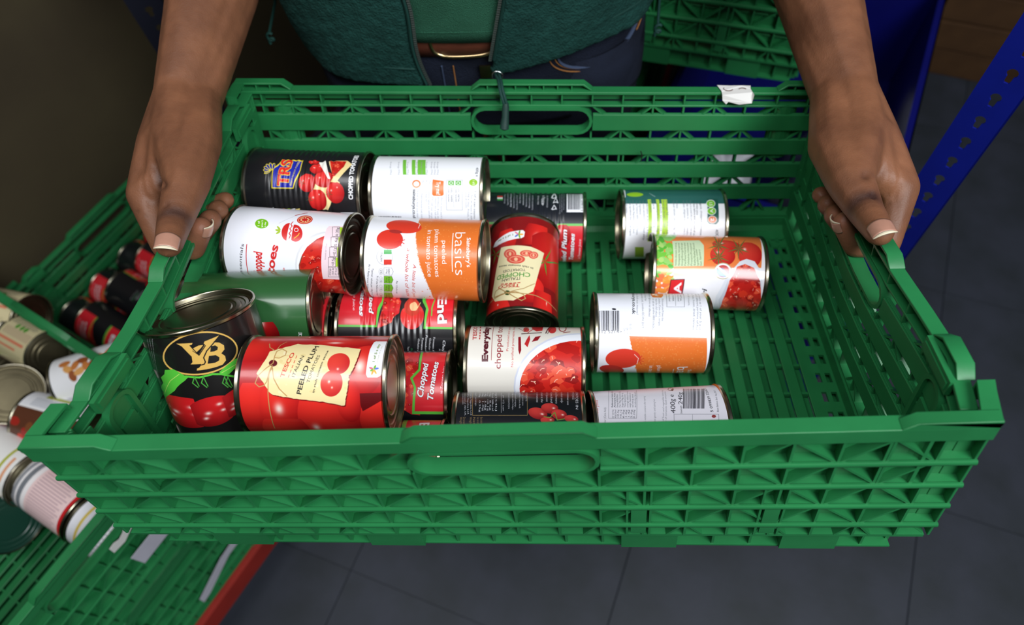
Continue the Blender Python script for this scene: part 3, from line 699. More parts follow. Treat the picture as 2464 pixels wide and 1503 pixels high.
# 5 black and red plum tin behind the leaning tin
A, B = (-41.0, 146.6, -128.9), (66.0, 143.3, -128.9)
BLK = (27, 30, 38)
l = Label(36.5, length(A, B) - 8, 6, BLK, (1168, 545), (1408, 548), crop=C3, ax=(A, B))
for x0, x1, y in ((100, 432, 392), (838, 1124, 408)): l.rect(x0, y, x1, y + 600, (96, 190, 80)); l.rect(x0, y + 24, x1 - (10 if x1 < 500 else 0), y + 600, (214, 38, 48))
l.tomato(690, 480, 150, 100, 6, (220, 60, 52), (190, 30, 34), [(.2, -.5, .12)]); l.tomato(880, 540, 90, 120, 10, (206, 40, 44)); l.fit('SERVING SUGGESTION', 748, 344, 528, 342, 15, (220, 224, 236))
for i, c in enumerate(((206, 50, 50), (236, 236, 236), (70, 160, 70))): l.rect(236, 130 + i * 15, 290, 145 + i * 15, c)
for i, (t, n) in enumerate((('Product of Italy', 90), ('Specially packed for', 120), ('East End Foods plc', 130), ('East End House, Kenrick Way', 170), ('West Bromwich, B71 4EA', 150), ('Tel: 0121 553 1999', 120), ('www.eastendfoods.co.uk', 175), ('Store in a cool dry place', 150), ('Best before: See end', 165), ('Suitable for vegetarians', 150))):
    l.fit(t, 316 + i * 31, 205 + (i % 5) * 15, 318 + i * 31, 205 + (i % 5) * 15 - n, 16, (214, 216, 224), bold=.02 if i in (2, 6) else 0)
l.fit('Net Weight', 652, 210, 654, 120, 16, WH); l.fit('400g e', 706, 222, 708, 118, 32, WH); l.fit('Drained weight 240g', 742, 240, 744, 120, 14, WH)
for x, y in ((806, 240), (822, 172), (806, 125)): l.poly([(x - 28, y + 24), (x, y - 28), (x + 28, y + 24)], WH); l.poly([(x - 17, y + 17), (x, y - 15), (x + 17, y + 17)], BLK)
for i in range(3): l.fit('Once opened, store unused contents', 868 + i * 20, 312 - i * 20, 868 + i * 20, 112, 13, (206, 208, 216))
l.rect(932, 114, 1142, 294, WH); l.bars(944, 100, 1070, 268, INK, True, 7); l.fit('5 018605 100028', 1094, 284, 1098, 118, 22, INK)
l.fit('Peeled Plum', 922, 800, 934, 466, 52, WH, bold=.03, ital=.25, outline=(90, 20, 24)); l.fit('Tomatoes', 996, 772, 1012, 506, 48, WH, bold=.03, ital=.25, outline=(90, 20, 24)); l.fit('in Tomato Juice', 1066, 760, 1076, 566, 26, WH, ital=.2)
l.fit('End', 306, 700, 302, 448, 86, WH, bold=.03, outline=(110, 20, 24))
make_tin('tomato_tin', 'black and red plum tomato tin with a white barcode, behind the leaning tin', TINS, A, B, 36.5, l, 'label_black_plum', ribs=5.4)

# 6 leaning red tin
A, B = (2.2, 107.0, -104.0), (0.0, 4.5, -131.0)
l = Label(34, length(A, B) - 8, 6, (132, 18, 22), (1262, 567), (1255, 784), crop=C3, ax=(A, B))
for t in ((620, 520, 190, 100, 20), (780, 800, 190, 250, 20), (560, 1060, 140, 150, 0), (220, 1300, 190, 130, -20), (700, 1320, 240, 110, 0), (860, 1180, 110, 140, 0), (130, 760, 110, 130, 0), (330, 560, 150, 80, -15), (860, 640, 70, 110, 0)):
    l.tomato(*t, col=(218, 40, 34), dark=(140, 12, 16), hl=[(.1, -.1, .2)] if t[0] == 620 else [(.35, .45, .14)] if t[0] == 780 else [(-.3, -.3, .05)])
l.leafstar(712, 790, 150, 10, (70, 140, 50)); l.leafstar(220, 720, 110, 30, (70, 130, 50))
l.poly([(275, 650), (460, 628), (570, 640), (706, 706), (660, 870), (618, 1020), (596, 1090), (500, 1132), (400, 1180), (215, 1192), (184, 1140), (230, 860)], (232, 220, 176))
l.fit('TESCO', 464, 1016, 250, 1036, 34, (190, 44, 40), bold=.02); dashes(l, 470, 1000, 262, 1018, (190, 44, 40))
l.fit('ITALIAN', 470, 944, 286, 968, 32, (40, 40, 40)); l.fit('CHOPPED', 572, 906, 236, 938, 48, (60, 140, 50), bold=.01); l.fit('TOMATOES', 522, 862, 296, 880, 28, (40, 40, 40)); l.fit('in rich tomato sauce', 600, 852, 256, 836, 20, (60, 60, 50), bold=.015)
for x, y, rx, ry in ((366, 712, 62, 50), (424, 766, 92, 44), (530, 706, 66, 32), (600, 726, 48, 36)): l.ell(x, y, rx, ry, (216, 84, 70)); l.ring(x, y, rx * .72, ry * .72, 8, (240, 160, 130)); l.ell(x, y, rx * .2, ry * .4, (240, 190, 150))
l.poly([(196, 650), (215, 600), (360, 494), (496, 474), (514, 492), (506, 540), (480, 554), (320, 590), (228, 640)], (240, 240, 244)); l.fit('1 of 5 a day', 402, 508, 240, 586, 22, (90, 110, 60), bold=.02)
for a, c in ((0, (240, 170, 60)), (72, (120, 180, 60)), (144, (80, 110, 200)), (216, (230, 120, 150)), (288, (110, 170, 70))): l.ell(452 + 24 * math.cos(math.radians(a)), 516 + 20 * math.sin(math.radians(a)), 24, 8, c, a)
TW = (176, 140, 90)
l.ell(338, 1102, 30, 24, (60, 80, 40)); l.line([(338, 1102), (260, 1060), (220, 1090), (205, 1150), (230, 1140), (300, 1110), (338, 1102), (420, 1090), (500, 1120), (520, 1160), (480, 1180), (420, 1150), (338, 1102), (200, 1170), (140, 1250)], 9, TW); l.line([(338, 1102), (500, 1110), (620, 1130), (720, 1180), (800, 1250), (832, 1290)], 8, TW); l.line([(338, 1102), (500, 1060), (610, 1012)], 7, TW)
make_tin('tomato_tin', 'red tin with an upside-down cream tag, leaning end-on towards the viewer', TINS, A, B, 34, l, 'label_red_leaning', coat=.2)

# 7 white and green organic tin
A, B = (101.8, 148.4, -128.9), (209.9, 147.3, -128.9)
l = Label(36.5, length(A, B) - 8, 6, WH, (1488, 540), (1733, 540), crop=C4, ax=(A, B))
l.mm(0, -60, 120, -22.5, (40, 98, 92)); l.rect(300, -40, 330, 110, WH); l.poly(l.oval(400, 88, 62, 16), LIME); l.fit('serving suggestion', 505, 80, 550, 106, 12, WH)
for x0, x1 in ((494, 520), (557, 580), (597, 641)): l.rect(x0, 124, x1, 440, (168, 206, 60))
for i, (t, y1) in enumerate((('30% are organic.', 230), ('of the ingredients that can be organic.', 400), ('Juice, Acidity Regulator: Citric Acid.', 380), ('Organic Tomatoes (60%), Organic Tomato', 390), ('Our ingredients', 240), ('visit www.sainsburys.co.uk/food allergy', 430), ('for information on believing. It takes 90', 430), ('Protein        1.3g   2.6g', 440), ('Fibre       1.5g    3.0g', 440), ('Carbohydrate   2.8g   5.6g', 440), ('of which saturates   0.1g', 440), ('Energy kcal    20    40', 400), ('Energy kJ     84   167', 400), ('', 0), ('Typical values   per 100g   of a can', 440), ('Nutrition', 190), ('', 0), ('container, refrigerate and use within 2 days', 420), ('transfer contents to a non-metallic', 390), ('Store in a cool dry place. Once opened', 420), ('For best before end, see end of can', 400), ('in tomato juice', 240), ('Organic chopped tomatoes', 400))):
    if t: l.fit(t, 330 + i * 25.2, 132, 334 + i * 25.2, y1, 15, (100, 104, 116) if i < 20 else (60, 62, 72))
l.poly([(940, 118), (1022, 122), (1030, 290), (1012, 312), (960, 308), (944, 290)], (24, 84, 72))
for x, y, c, t in ((970, 156, (120, 190, 50), '1.5'), (976, 212, (120, 190, 50), 'V'), (982, 276, (230, 120, 60), '2')): l.ell(x, y, 34, 29, WH); l.ell(x, y, 30, 25, c); l.fit(t, x - 12, y - 14, x - 10, y + 14, 26, WH, bold=.02)
l.fit('400g', 1004, 350, 1006, 420, 26, (70, 72, 80)); l.rect(400, 482, 466, 556, (140, 180, 50))
make_tin('tomato_tin', 'white tin with a dark green band and nutrition table, alone by the back wall', TINS, A, B, 36.5, l, 'label_organic')

# 8 red, orange and white tin with a beaker
A, B = (126.3, 77.8, -128.9), (234.7, 71.2, -128.9)
l = Label(36.5, length(A, B) - 8, 6, (242, 240, 246), (1560, 650), (1826, 660), crop=C4, ax=(A, B))
l.rect(480, 280, 1350, 640, (238, 130, 66)); R_ = random.Random(9)
for i in range(150):
    x, y = R_.uniform(505, 690), R_.uniform(360, 830); f = (y - 420) / 420
    l.ell(x, y, R_.uniform(14, 44), R_.uniform(10, 26), R_.choice([(120, 196, 70), (150, 206, 110), (90, 180, 60), (176, 216, 120)]) if f < R_.uniform(.35, .8) else R_.choice([(240, 150, 60), (244, 170, 80), (236, 120, 70)]), R_.uniform(-60, 60))
for k in range(14): l.rect(690, 628 + k * 6, 1000 + k * 3, 640 + k * 6, (240, 150 + k * 7, 90 + k * 11))
l.poly([(680, 438), (884, 432), (918, 470), (916, 626), (690, 630)], (206, 224, 186))
for i in range(9): l.fit(('Nutrition information, Ernährung', 'Navningsvärde, Nahrungsmittel', 'Energi/Energy/Energia', 'Fat/Fett/Vet/Grassi', 'Carbohydrates, Kohlenhydrate', 'Protein/Proteiner', 'Salt/Sale/Zout', 'Ingredients: tomatoes', 'San Sanitary')[i], 712 + i * 24, 624, 712 + i * 22, 452 if i < 7 else 500, 15, (90, 110, 80))
for t in ((1090, 470, 110, 50, 8), (1060, 545, 95, 80, 0), (1262, 530, 92, 112, 0)): l.tomato(*t, col=(222, 66, 52), dark=(180, 26, 26), hl=[(-.35, -.3, .12)])
for x, y, r in ((1030, 470, 90), (1180, 495, 90), (1030, 560, 90)): l.leafstar(x, y, r, 20, (86, 120, 60)); l.leafstar(x, y, r * .7, 55, (70, 104, 50))
l.poly([(975, 970), (1010, 850), (1090, 700), (1190, 590), (1240, 572), (1300, 590), (1350, 670), (1350, 1010)], (226, 228, 238)); l.poly([(1030, 880), (1100, 730), (1080, 900), (1040, 950)], (206, 208, 222))
l.chunks([(1022, 966), (1060, 880), (1110, 740), (1170, 630), (1230, 610), (1296, 640), (1342, 740), (1345, 1000), (1200, 1000)], 90, 21, 26, (190, 34, 28))
l.ell(1062, 662, 68, 62, WH); l.ring(1062, 662, 68, 62, 6, (180, 160, 110)); l.ell(1062, 664, 50, 46, (200, 60, 60)); l.poly([(1014, 650), (1060, 640), (1104, 690), (1080, 708), (1040, 702), (1014, 680)], (70, 130, 190)); l.line([(1020, 630), (1060, 664), (1100, 700)], 16, WH)
l.poly([(668, 726), (776, 722), (752, 860), (640, 860)], (90, 20, 24)); l.poly([(674, 732), (768, 728), (744, 856), (648, 856)], (214, 34, 40)); l.fit('CIRINA', 738, 1010, 748, 746, 60, WH, bold=.03)
l.fit('pomodori', 934, 990, 940, 790, 40, INK, bold=.02, ital=.3)
make_tin('tomato_tin', 'shiny orange, white and red tin with ripe tomatoes, the rightmost tin', TINS, A, B, 36.5, l, 'label_beaker', rough=.2, coat=.6)

# 9 white and orange tin with a barcode
A, B = (65.3, -5.0, -128.9), (169.9, -6.2, -128.9)
l = Label(36.5, length(A, B) - 8, 6, (237, 238, 247), (1424, 800), (1698, 802), crop=C4, ax=(A, B))
l.poly([(358, 1152), (940, 1166), (940, 1700), (470, 1700), (415, 1430), (408, 1390), (380, 1250)], OR)
R_ = random.Random(6)
for i in range(60): l.ell(362 + R_.uniform(-6, 4) + i * .6, 1154 + i * 2.6, R_.uniform(2, 5), R_.uniform(2, 4), OR)
for i in range(200): l.ell(R_.uniform(400, 920), R_.uniform(1165, 1420), R_.uniform(2, 8), R_.uniform(2, 6), (232, 134, 66))
l.ell(310, 1320, 132, 72, (218, 60, 44), -3); l.ell(225, 1402, 92, 32, (186, 44, 40), 6); l.line([(396, 1290), (426, 1320), (414, 1362)], 5, (250, 220, 210))
for a in range(-50, 60, 36): l.line([(428, 1330), (428 + 40 * math.cos(math.radians(a)), 1330 + 40 * math.sin(math.radians(a)))], 6, (214, 60, 44))
l.bars(94, 962, 284, 1112, INK, True, 12, 24); l.fit('<0112 5214>', 76, 1132, 302, 1130, 24, INK); l.ell(242, 950, 16, 7, INK, 6)
small = (('We\'re sure you\'ll love this', 600, 870, 1040), ("product. If you don't, simply", 576, 870, 1075), ('return for a full refund.', 553, 870, 1010), ('Or call our careline 0800 636262', 530, 870, 1105), ('Your statutory rights are not affected', 502, 820, 1005), ("Sainsbury's Supermarkets Ltd, London EC1N 2HT.", 450, 700, 1100), ('Produced in Italy for', 474, 760, 890), ('Want to find out more?', 410, 800, 990), ('1/2 of a can counts as 1 of your 5 a-day', 878, 760, 1135), ('Aim for at least 5 different portions of fruit', 858, 740, 1120), ('or veg a day. Fresh, frozen, dried, canned', 832, 740, 1105), ('and juice all count.', 800, 780, 925), ('01125214', 358, 1062, 1136), ('04.14', 335, 1090, 1136), ('G0614', 314, 1090, 1132))
for t, x, y0, y1 in small: l.fit(t, x, y0, x, y1, 17, (126, 128, 138))
l.fit('sainsburys.co.uk', 380, 800, 380, 988, 26, INK, bold=.02); l.poly([(520, 780), (612, 780), (612, 850), (598, 864), (534, 862), (520, 846)], OR); l.fit('Try me!', 552, 770, 552, 852, 30, WH, bold=.02)
l.frame(640, 760, 772, 934, 3, (110, 112, 120)); l.line([(706, 780), (706, 926)], 2, (110, 112, 120))
for x, t in ((740, 'CAN - METAL'), (722, 'widely recycled'), (682, 'LABEL - PAPER'), (655, 'widely recycled')): l.fit(t, x, 790, x, 890, 14, (80, 82, 90))
l.fit('basics', 720, 1380, 720, 1560, 90, WH); l.fit('plum tomatoes', 570, 1372, 572, 1580, 36, WH); l.fit('in tomato juice', 508, 1374, 510, 1580, 36, WH); l.line([(690, 1400), (690, 1500)], 5, WH); l.fit("Sainsbury's", 800, 1404, 800, 1560, 30, WH)
make_tin('tomato_tin', 'white tin with an orange lower half and a large barcode', TINS, A, B, 36.5, l, 'label_orange_back')

# 10 cream tin with a plate of chopped tomatoes
A, B = (-48.3, -45.0, -128.9), (56.0, -46.8, -128.9)
l = Label(36.0, length(A, B) - 8, 6, (228, 223, 214), (1124, 882), (1405, 886), crop=C8, ax=(A, B))
MR = (140, 24, 34)
l.fit('TESCO', 296, 264, 304, 160, 36, (176, 30, 40), bold=.02); dashes(l, 322, 262, 330, 150, (176, 30, 40))
l.fit('Everyday Value', 388, 446, 402, -60, 52, (86, 24, 36), bold=.05); l.line([(418, 432), (442, 60)], 4, MR); l.fit('chopped tomatoes', 494, 506, 520, -10, 56, MR, bold=.005); l.fit('Produced and packed in Italy', 558, 360, 582, 50, 20, (190, 60, 60)); l.fit('No artificial preservatives, flavours or colours', 598, 490, 618, 20, 22, (190, 60, 60))
R_ = random.Random(2)
l.poly([(640, 242), (660, 240), (664, 350), (650, 386), (640, 350)], MR); l.line([(668, 216), (830, 206)], 12, (60, 24, 28)); l.poly([(690, 300), (704, 270), (732, 226), (738, 262), (716, 326)], (190, 40, 44)); l.poly([(750, 282), (780, 240), (826, 232), (800, 270)], MR)
l.poly([(744, 146), (848, 146), (838, 190), (790, 196), (756, 180)], (190, 36, 44)); l.line([(718, 208), (760, 180)], 8, (190, 36, 44)); l.ell(705, 182, 24, 20, (200, 60, 60)); l.ring(1004, 172, 32, 28, 7, MR); l.line([(640, 170), (690, 200), (730, 160)], 5, MR); l.ell(712, 152, 36, 8, MR); l.ell(918, 182, 34, 30, (196, 44, 50)); l.line([(866, 212), (904, 160)], 9, (60, 24, 28)); l.line([(880, 216), (916, 168)], 5, (60, 24, 28)); l.line([(1010, 206), (1066, 200)], 10, MR); l.line([(1030, 148), (1066, 148)], 10, MR)
l.ell(1130, 650, 528, 440, (206, 210, 226)); l.ell(1138, 654, 524, 434, (236, 238, 246)); l.chunks(l.oval(1134, 664, 484, 392, 0, 40), 190, 31, 52, (204, 36, 28))
make_tin('tomato_tin', 'cream tin with a white plate of chopped tomato, right of the black and red tins', TINS, A, B, 36.0, l, 'label_cream_plate', coat=.25)

# 11 black tin by the front wall
A, B = (-53.3, -117.2, -129.5), (53.3, -116.6, -129.5)
l = Label(35.5, length(A, B) - 8, 6, (22, 22, 28), (1096, 1045), (1406, 1045), crop=C8, ax=(A, B))
GO = (150, 124, 80)
l.frame(264, 640, 714, 886, 4, GO); l.line([(500, 700), (500, 866)], 2, WH)
for i, (t, x, y0, y1) in enumerate((('www.napolina.com', 180, 690, 795), ('Princes Ltd, Liverpool L3 1NX, UK.', 198, 680, 892), ('Produced for Napolina Ltd.', 222, 690, 880), ('Guaranteed by Napolina Ltd', 246, 690, 884), ('Contains 2 servings.', 286, 690, 812), ('0.20g   0.25g', 318, 700, 860), ('2.6g   1.0g', 344, 700, 850), ('1.9g   3.8g', 364, 700, 845), ('0.1g   <0.1g', 384, 700, 850), ('6.6g   8.6g', 404, 700, 845), ('18kcal 38kcal', 424, 700, 850), ('77kJ/154kJ', 452, 690, 850), ('per 1/2 can', 512, 720, 850), ('NUTRITION INFORMATION', 556, 690, 830), ('Keep in fridge, use within 2 days.', 590, 690, 842), ('Once opened empty,', 612, 690, 820), ('Acidity Regulator: Citric Acid.', 646, 690, 830), ('Cherry tomatoes, tomato juice', 672, 690, 806), ('INGREDIENTS', 700, 690, 770))): l.fit(t, x, y0, x, y1, 15, (206, 208, 216))
for i, (t, x, n) in enumerate((('Our tomatoes', 788, 90), ('are picked at the', 826, 90), ('peak of ripeness', 868, 85), ('and packed', 905, 95), ('by local farmers', 945, 100), ('who select only', 990, 95), ('Italian tomatoes are', 1040, 110))): l.fit(t, x, 690, x, 690 + n, 22, (220, 222, 230), ital=.25)
l.fit('TOMATOES IN', 1110, 690, 1112, 836, 24, (226, 228, 236)); l.fit('TOMATO JUICE', 1082, 690, 1084, 756, 20, (226, 228, 236))
for i, x in enumerate((160, 186, 240, 268, 300, 328)): l.fit(('Weight', 'Drained', 'Weight', 'Net', 'See can end', 'Best before')[i], x, 900, x, 960, 22, GO)
for t in ((800, 868, 82, 50, 18), (898, 826, 72, 46, 8), (975, 878, 66, 44, 12), (1076, 915, 60, 32, 10), (880, 925, 60, 30, 0)): l.tomato(*t, col=(206, 60, 56), dark=(120, 14, 20), hl=[(.45, -.05, .16)])
l.line([(850, 896), (900, 905), (940, 860), (960, 925), (1020, 915)], 7, (110, 150, 60)); l.rect(560, 1030, 900, 1080, (206, 40, 44))
make_tin('tomato_tin', 'black tin with small cherry tomatoes and a gold-lined panel, behind the front hand hole', TINS, A, B, 35.5, l, 'label_black_cherry', coat=.3)

# 12 white tin by the front wall
A, B = (57.9, -117.9, -128.9), (165.7, -110.6, -128.9)
l = Label(36.5, length(A, B) - 8, 6, (232, 229, 240), (1420, 1050), (1735, 1033), crop=C8, ax=(A, B))
l.fit('in Tomato Juice', 1300, 990, 1296, 762, 30, (206, 90, 80)); l.fit('Regulator (Citric Acid).', 1360, 1000, 1362, 820, 20, (120, 120, 130)); l.frame(1384, 682, 1614, 910, 3, (120, 122, 132))
for i, t in enumerate(('Reference Intake of an', 'Average Adult', 'Energy 8400kJ/2000kcal', 'Fat 70g, Saturates 20g,', 'Sugars 90g, Salt 6g.', 'These figures are for', 'average adults of normal', 'weight. Requirements will', 'vary with age, sex and', 'activity levels.')): l.fit(t, 1420 + i * 21, 822, 1418 + i * 21, 690 + (i % 3) * 12, 15, (104, 106, 118), bold=.02 if i < 2 else 0)
for i, t in enumerate(('per serving', '42kJ/25kcal', '<0.5g', '<0.1g', '6.0g', '1.0g', '1.4g', '2.0g', '0.20g')): l.fit(t, 1424 + i * 22, 910, 1424 + i * 22, 840, 15, (90, 92, 104))
for t, x, y0, y1 in (('in a suitable container after opening', 1690, 960, 730), ('heat gently until piping hot.', 1770, 950, 752), ('5 of fruit and vegetables every day', 1838, 960, 680), ('1/2 of tomatoes equals one portion', 1860, 960, 690)): l.fit(t, x, y0, x - 6, y1, 17, (140, 140, 152))
l.fit('400g e', 1936, 872, 1918, 716, 44, (60, 60, 68)); l.fit('240g', 1992, 800, 1986, 698, 38, (60, 60, 68)); l.fit('Drained weight:', 1990, 872, 1984, 806, 16, (60, 60, 68)); l.ring(1895, 672, 24, 13, 4, INK); l.poly(l.oval(1908, 678, 10, 8), INK)
l.bars(1996, 668, 2176, 830, INK, True, 17, 26); l.fit('5 099839 726601', 2246, 860, 2186, 664, 26, INK); l.fit('Best Before End: Aug. 2017', 2290, 858, 2262, 680, 16, (80, 82, 92)); l.frame(1922, 876, 2290, 1000, 3, (110, 112, 124)); l.line([(2074, 880), (2074, 990)], 2, (110, 112, 124)); l.ell(2250, 894, 18, 12, (150, 60, 60))
make_tin('tomato_tin', 'white tin printed with 400g and a barcode, against the front wall', TINS, A, B, 36.5, l, 'label_white_400')

# 13 ribbed black and red tin below the orange one
def ee_right(l):
    pass
A, B = (-167.3, 0.5, -128.9), (-56.8, 0.3, -128.9)
l = Label(36.5, length(A, B) - 8, 6, (25, 25, 28), (830, 790), (1110, 790), crop=C6, ax=(A, B))
EE, LG = (216, 36, 48), (96, 190, 66)
l.poly([(60, -200), (540, -200), (520, 180), (480, 260), (448, 446), (60, 442)], LG); l.poly([(60, -200), (520, -200), (494, 180), (452, 260), (434, 424), (60, 420)], EE)
l.poly([(900, -200), (1300, -200), (1300, 468), (912, 462), (940, 260), (904, 180)], LG); l.poly([(940, -200), (1300, -200), (1300, 446), (936, 440), (964, 260), (936, 180)], EE); l.line([(1030, 170), (1000, 250), (996, 330)], 12, LG)
l.chunks([(540, -100), (640, 100), (690, 180), (668, 300), (610, 350), (590, 400), (470, 450), (450, 460), (500, 250)], 60, 4, 26, (206, 34, 40)); l.tomato(800, 330, 120, 138, 0, (222, 52, 46), (190, 24, 30), [(-.3, .4, .05)]); l.ell(800, 240, 80, 90, (196, 60, 44)); l.ell(815, 236, 40, 46, (240, 190, 140)); l.line([(850, 250), (884, 200)], 8, (246, 214, 150))
l.fit('East End', 1066, -80, 1060, 412, 98, WH, bold=.035, outline=(120, 16, 24)); l.fit('Chopped', 388, -20, 366, 318, 50, WH, bold=.03, ital=.25, outline=(100, 16, 22)); l.fit('Tomatoes', 300, -10, 272, 338, 48, WH, bold=.03, ital=.25, outline=(100, 16, 22)); l.fit('in Tomato Juice', 222, 0, 206, 278, 26, WH, ital=.2)
for t, x, y0, y1 in (('Gehakte tomaten', 860, 556, 770), ('Tomates picadas', 898, 546, 770), ('Pomodori tritati', 938, 522, 760), ('Gehackte Tomaten', 975, 550, 775), ('Tomates Hachées', 1014, 536, 765)): l.fit(t, x, y0, x - 12, y1, 20, (230, 230, 234), bold=.01, ital=.25)
l.fit('Chopped Tomatoes', 1112, 570, 1096, 860, 28, WH, bold=.01, ital=.25); l.fit('in Tomato Juice', 1070, 662, 1064, 800, 24, WH, ital=.2); l.fit('NUTRITION', 818, 684, 816, 800, 22, (60, 150, 90)); l.fit('INFORMATION', 786, 660, 784, 800, 22, (60, 150, 90)); l.fit('Typical values per 100g', 756, 640, 754, 800, 16, WH)
make_tin('tomato_tin', 'ribbed black and red chopped tomato tin lying under the orange tin', TINS, A, B, 36.5, l, 'label_black_chopped', ribs=5.4, coat=.3)
ee_mat = bpy.data.materials['label_black_chopped']

# 14 second black and red tin, by the red one at the front
A, B = (-167.5, -74.4, -128.9), (-58.7, -74.1, -128.9)
l = Label(36.5, length(A, B) - 8, 6, (25, 25, 28), (809, 945), (1090, 945), crop=C6, ax=(A, B))
l.chunks([(600, 700), (880, 700), (880, 1330), (790, 1320), (600, 1200)], 60, 14, 30, (200, 34, 40))
l.poly([(888, 700), (862, 868), (778, 958), (816, 1050), (798, 1318), (1300, 1322), (1300, 700)], LG); l.poly([(912, 700), (884, 880), (806, 962), (840, 1052), (824, 1290), (1300, 1294), (1300, 700)], EE)
l.fit('Chopped', 906, 1160, 966, 806, 68, WH, bold=.03, ital=.25, outline=(100, 16, 22)); l.fit('Tomatoes', 1006, 1192, 1068, 796, 64, WH, bold=.03, ital=.25, outline=(100, 16, 22)); l.fit('in Tomato Juice', 1102, 1120, 1136, 838, 30, WH, ital=.2)
make_tin('tomato_tin', 'black and red chopped tomato tin mostly behind the red front tin', TINS, A, B, 36.5, l, 'label_black_chopped_front', coat=.3)

# 15 plain green tin
A, B = (-286.1, -27.6, -80.0), (-173.7, -20.5, -80.0)
l = Label(36.5, length(A, B) - 8, 6, (42, 92, 48), (465, 760), (775, 745), crop=C5, ax=(A, B))
l.tomato(1210, 545, 116, 112, 0, (190, 24, 26), (110, 8, 14), [(-.25, -.7, .25)]); l.leafstar(1104, 540, 40, 0, (50, 60, 30)); l.tomato(1290, 680, 130, 100, 0, (200, 26, 28), (120, 8, 14), [(-.1, -.8, .25)])
l.fit('IN TOMATO JUICE', 1524, 800, 1526, 524, 32, WH, bold=.02)
make_tin('tomato_tin', 'plain dark green tin with a bare ridged lid, behind the upright black tin', TINS, A, B, 36.5, l, 'label_green', coat=.5)

# 16 red tin with a cream tag
A, B = (-200.0, -119.0, -57.0), (-91.1, -118.8, -57.0)
l = Label(36.5, length(A, B) - 8, 7, (178, 20, 26), (612, 925), (955, 925), crop=C7, ax=(A, B))
for t, h in (((330, 1060, 260, 300, 0), []), ((330, 300, 300, 180, 0), []), ((620, 1090, 280, 260, 0), [(-.08, 0, .2)]), ((1250, 1240, 400, 300, 0), [(-.5, .25, .12)]), ((1700, 560, 250, 360, 0), [(-.25, -.05, .32)]), ((1900, 1180, 260, 270, 10), []), ((1500, 1000, 160, 260, 0), []), ((700, 1350, 300, 130, 0), []), ((1500, 230, 420, 60, 0), [(-.4, .2, .2)])): l.tomato(*t, col=(222, 44, 36), dark=(160, 14, 20), hl=h or [(-9, -9, .1)])
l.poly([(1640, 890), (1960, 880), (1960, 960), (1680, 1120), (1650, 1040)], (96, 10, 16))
R_ = random.Random(3); tag_ = [(480, 352), (840, 256), (1250, 276), (1652, 322), (1600, 460), (1556, 580), (1500, 660), (1486, 800), (1464, 930), (1446, 1052), (1160, 1000), (860, 968), (620, 930), (500, 905), (310, 636)]
rag = []
for a_, b_ in zip(tag_, tag_[1:] + tag_[:1]):
    for f in np.linspace(0, 1, 7, False): rag.append((a_[0] + (b_[0] - a_[0]) * f + R_.uniform(-5, 5), a_[1] + (b_[1] - a_[1]) * f + R_.uniform(-5, 5)))
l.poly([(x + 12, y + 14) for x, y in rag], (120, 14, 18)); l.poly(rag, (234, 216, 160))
for i in range(50): l.ell(R_.uniform(560, 1480), R_.uniform(360, 900), R_.uniform(14, 50), R_.uniform(8, 26), R_.choice([(236, 222, 172), (228, 208, 148), (238, 224, 180)]))
l.fit('TESCO', 660, 690, 806, 372, 58, (208, 60, 46), bold=.02); dashes(l, 716, 690, 836, 384, (208, 60, 46)); l.fit('ITALIAN', 796, 690, 926, 412, 46, (44, 40, 36), bold=.005); l.fit('PEELED PLUM', 880, 912, 1118, 288, 66, (34, 32, 30), bold=.02); l.fit('TOMATOES', 990, 758, 1132, 404, 44, (44, 40, 36)); l.fit('in rich tomato sauce', 1052, 886, 1240, 342, 28, (60, 54, 46), bold=.02)
l.tomato(1368, 500, 150, 142, -20, (220, 62, 50), (190, 30, 34), [(-.2, .5, .1)]); l.tomato(1276, 762, 142, 172, 8, (222, 66, 52), (192, 34, 36), [(-.25, -.1, .12), (.1, .3, .08)])
l.ell(522, 502, 54, 42, (96, 14, 26)); TW2 = (190, 146, 90)
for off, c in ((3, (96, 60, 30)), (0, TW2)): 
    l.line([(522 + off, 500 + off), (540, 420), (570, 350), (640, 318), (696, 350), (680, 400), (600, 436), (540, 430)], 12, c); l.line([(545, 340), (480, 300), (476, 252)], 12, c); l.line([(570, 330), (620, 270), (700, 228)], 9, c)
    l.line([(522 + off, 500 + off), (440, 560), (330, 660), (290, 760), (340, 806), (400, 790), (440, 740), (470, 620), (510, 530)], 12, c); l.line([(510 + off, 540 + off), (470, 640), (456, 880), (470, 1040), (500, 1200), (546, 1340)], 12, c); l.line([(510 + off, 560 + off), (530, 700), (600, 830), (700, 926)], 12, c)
st = [(1720, 640), (1734, 520), (1772, 330), (1826, 232), (1850, 222), (2006, 222), (2016, 240), (1970, 420), (1936, 600), (1910, 660), (1870, 684), (1740, 684)]
l.poly(st, (242, 242, 246)); l.fit('1 of 5 a day', 1830, 500, 1908, 256, 34, (110, 140, 60), bold=.02); l.fit('in half of a can', 1872, 496, 1936, 284, 18, (180, 180, 150))
for a, c, r in ((200, (220, 110, 130), 48), (110, (236, 160, 50), 62), (60, (236, 170, 60), 56), (350, (90, 120, 210), 52), (300, (120, 180, 60), 44), (150, (120, 180, 60), 40)): l.ell(1820 + r * .7 * math.cos(math.radians(a)), 578 + r * .7 * math.sin(math.radians(a)), r * .62, 13, c, a)
make_tin('tomato_tin', 'large-looking red tin with a cream luggage tag print, front left beside the upright tin', TINS, A, B, 36.5, l, 'label_red_tag', coat=.35)

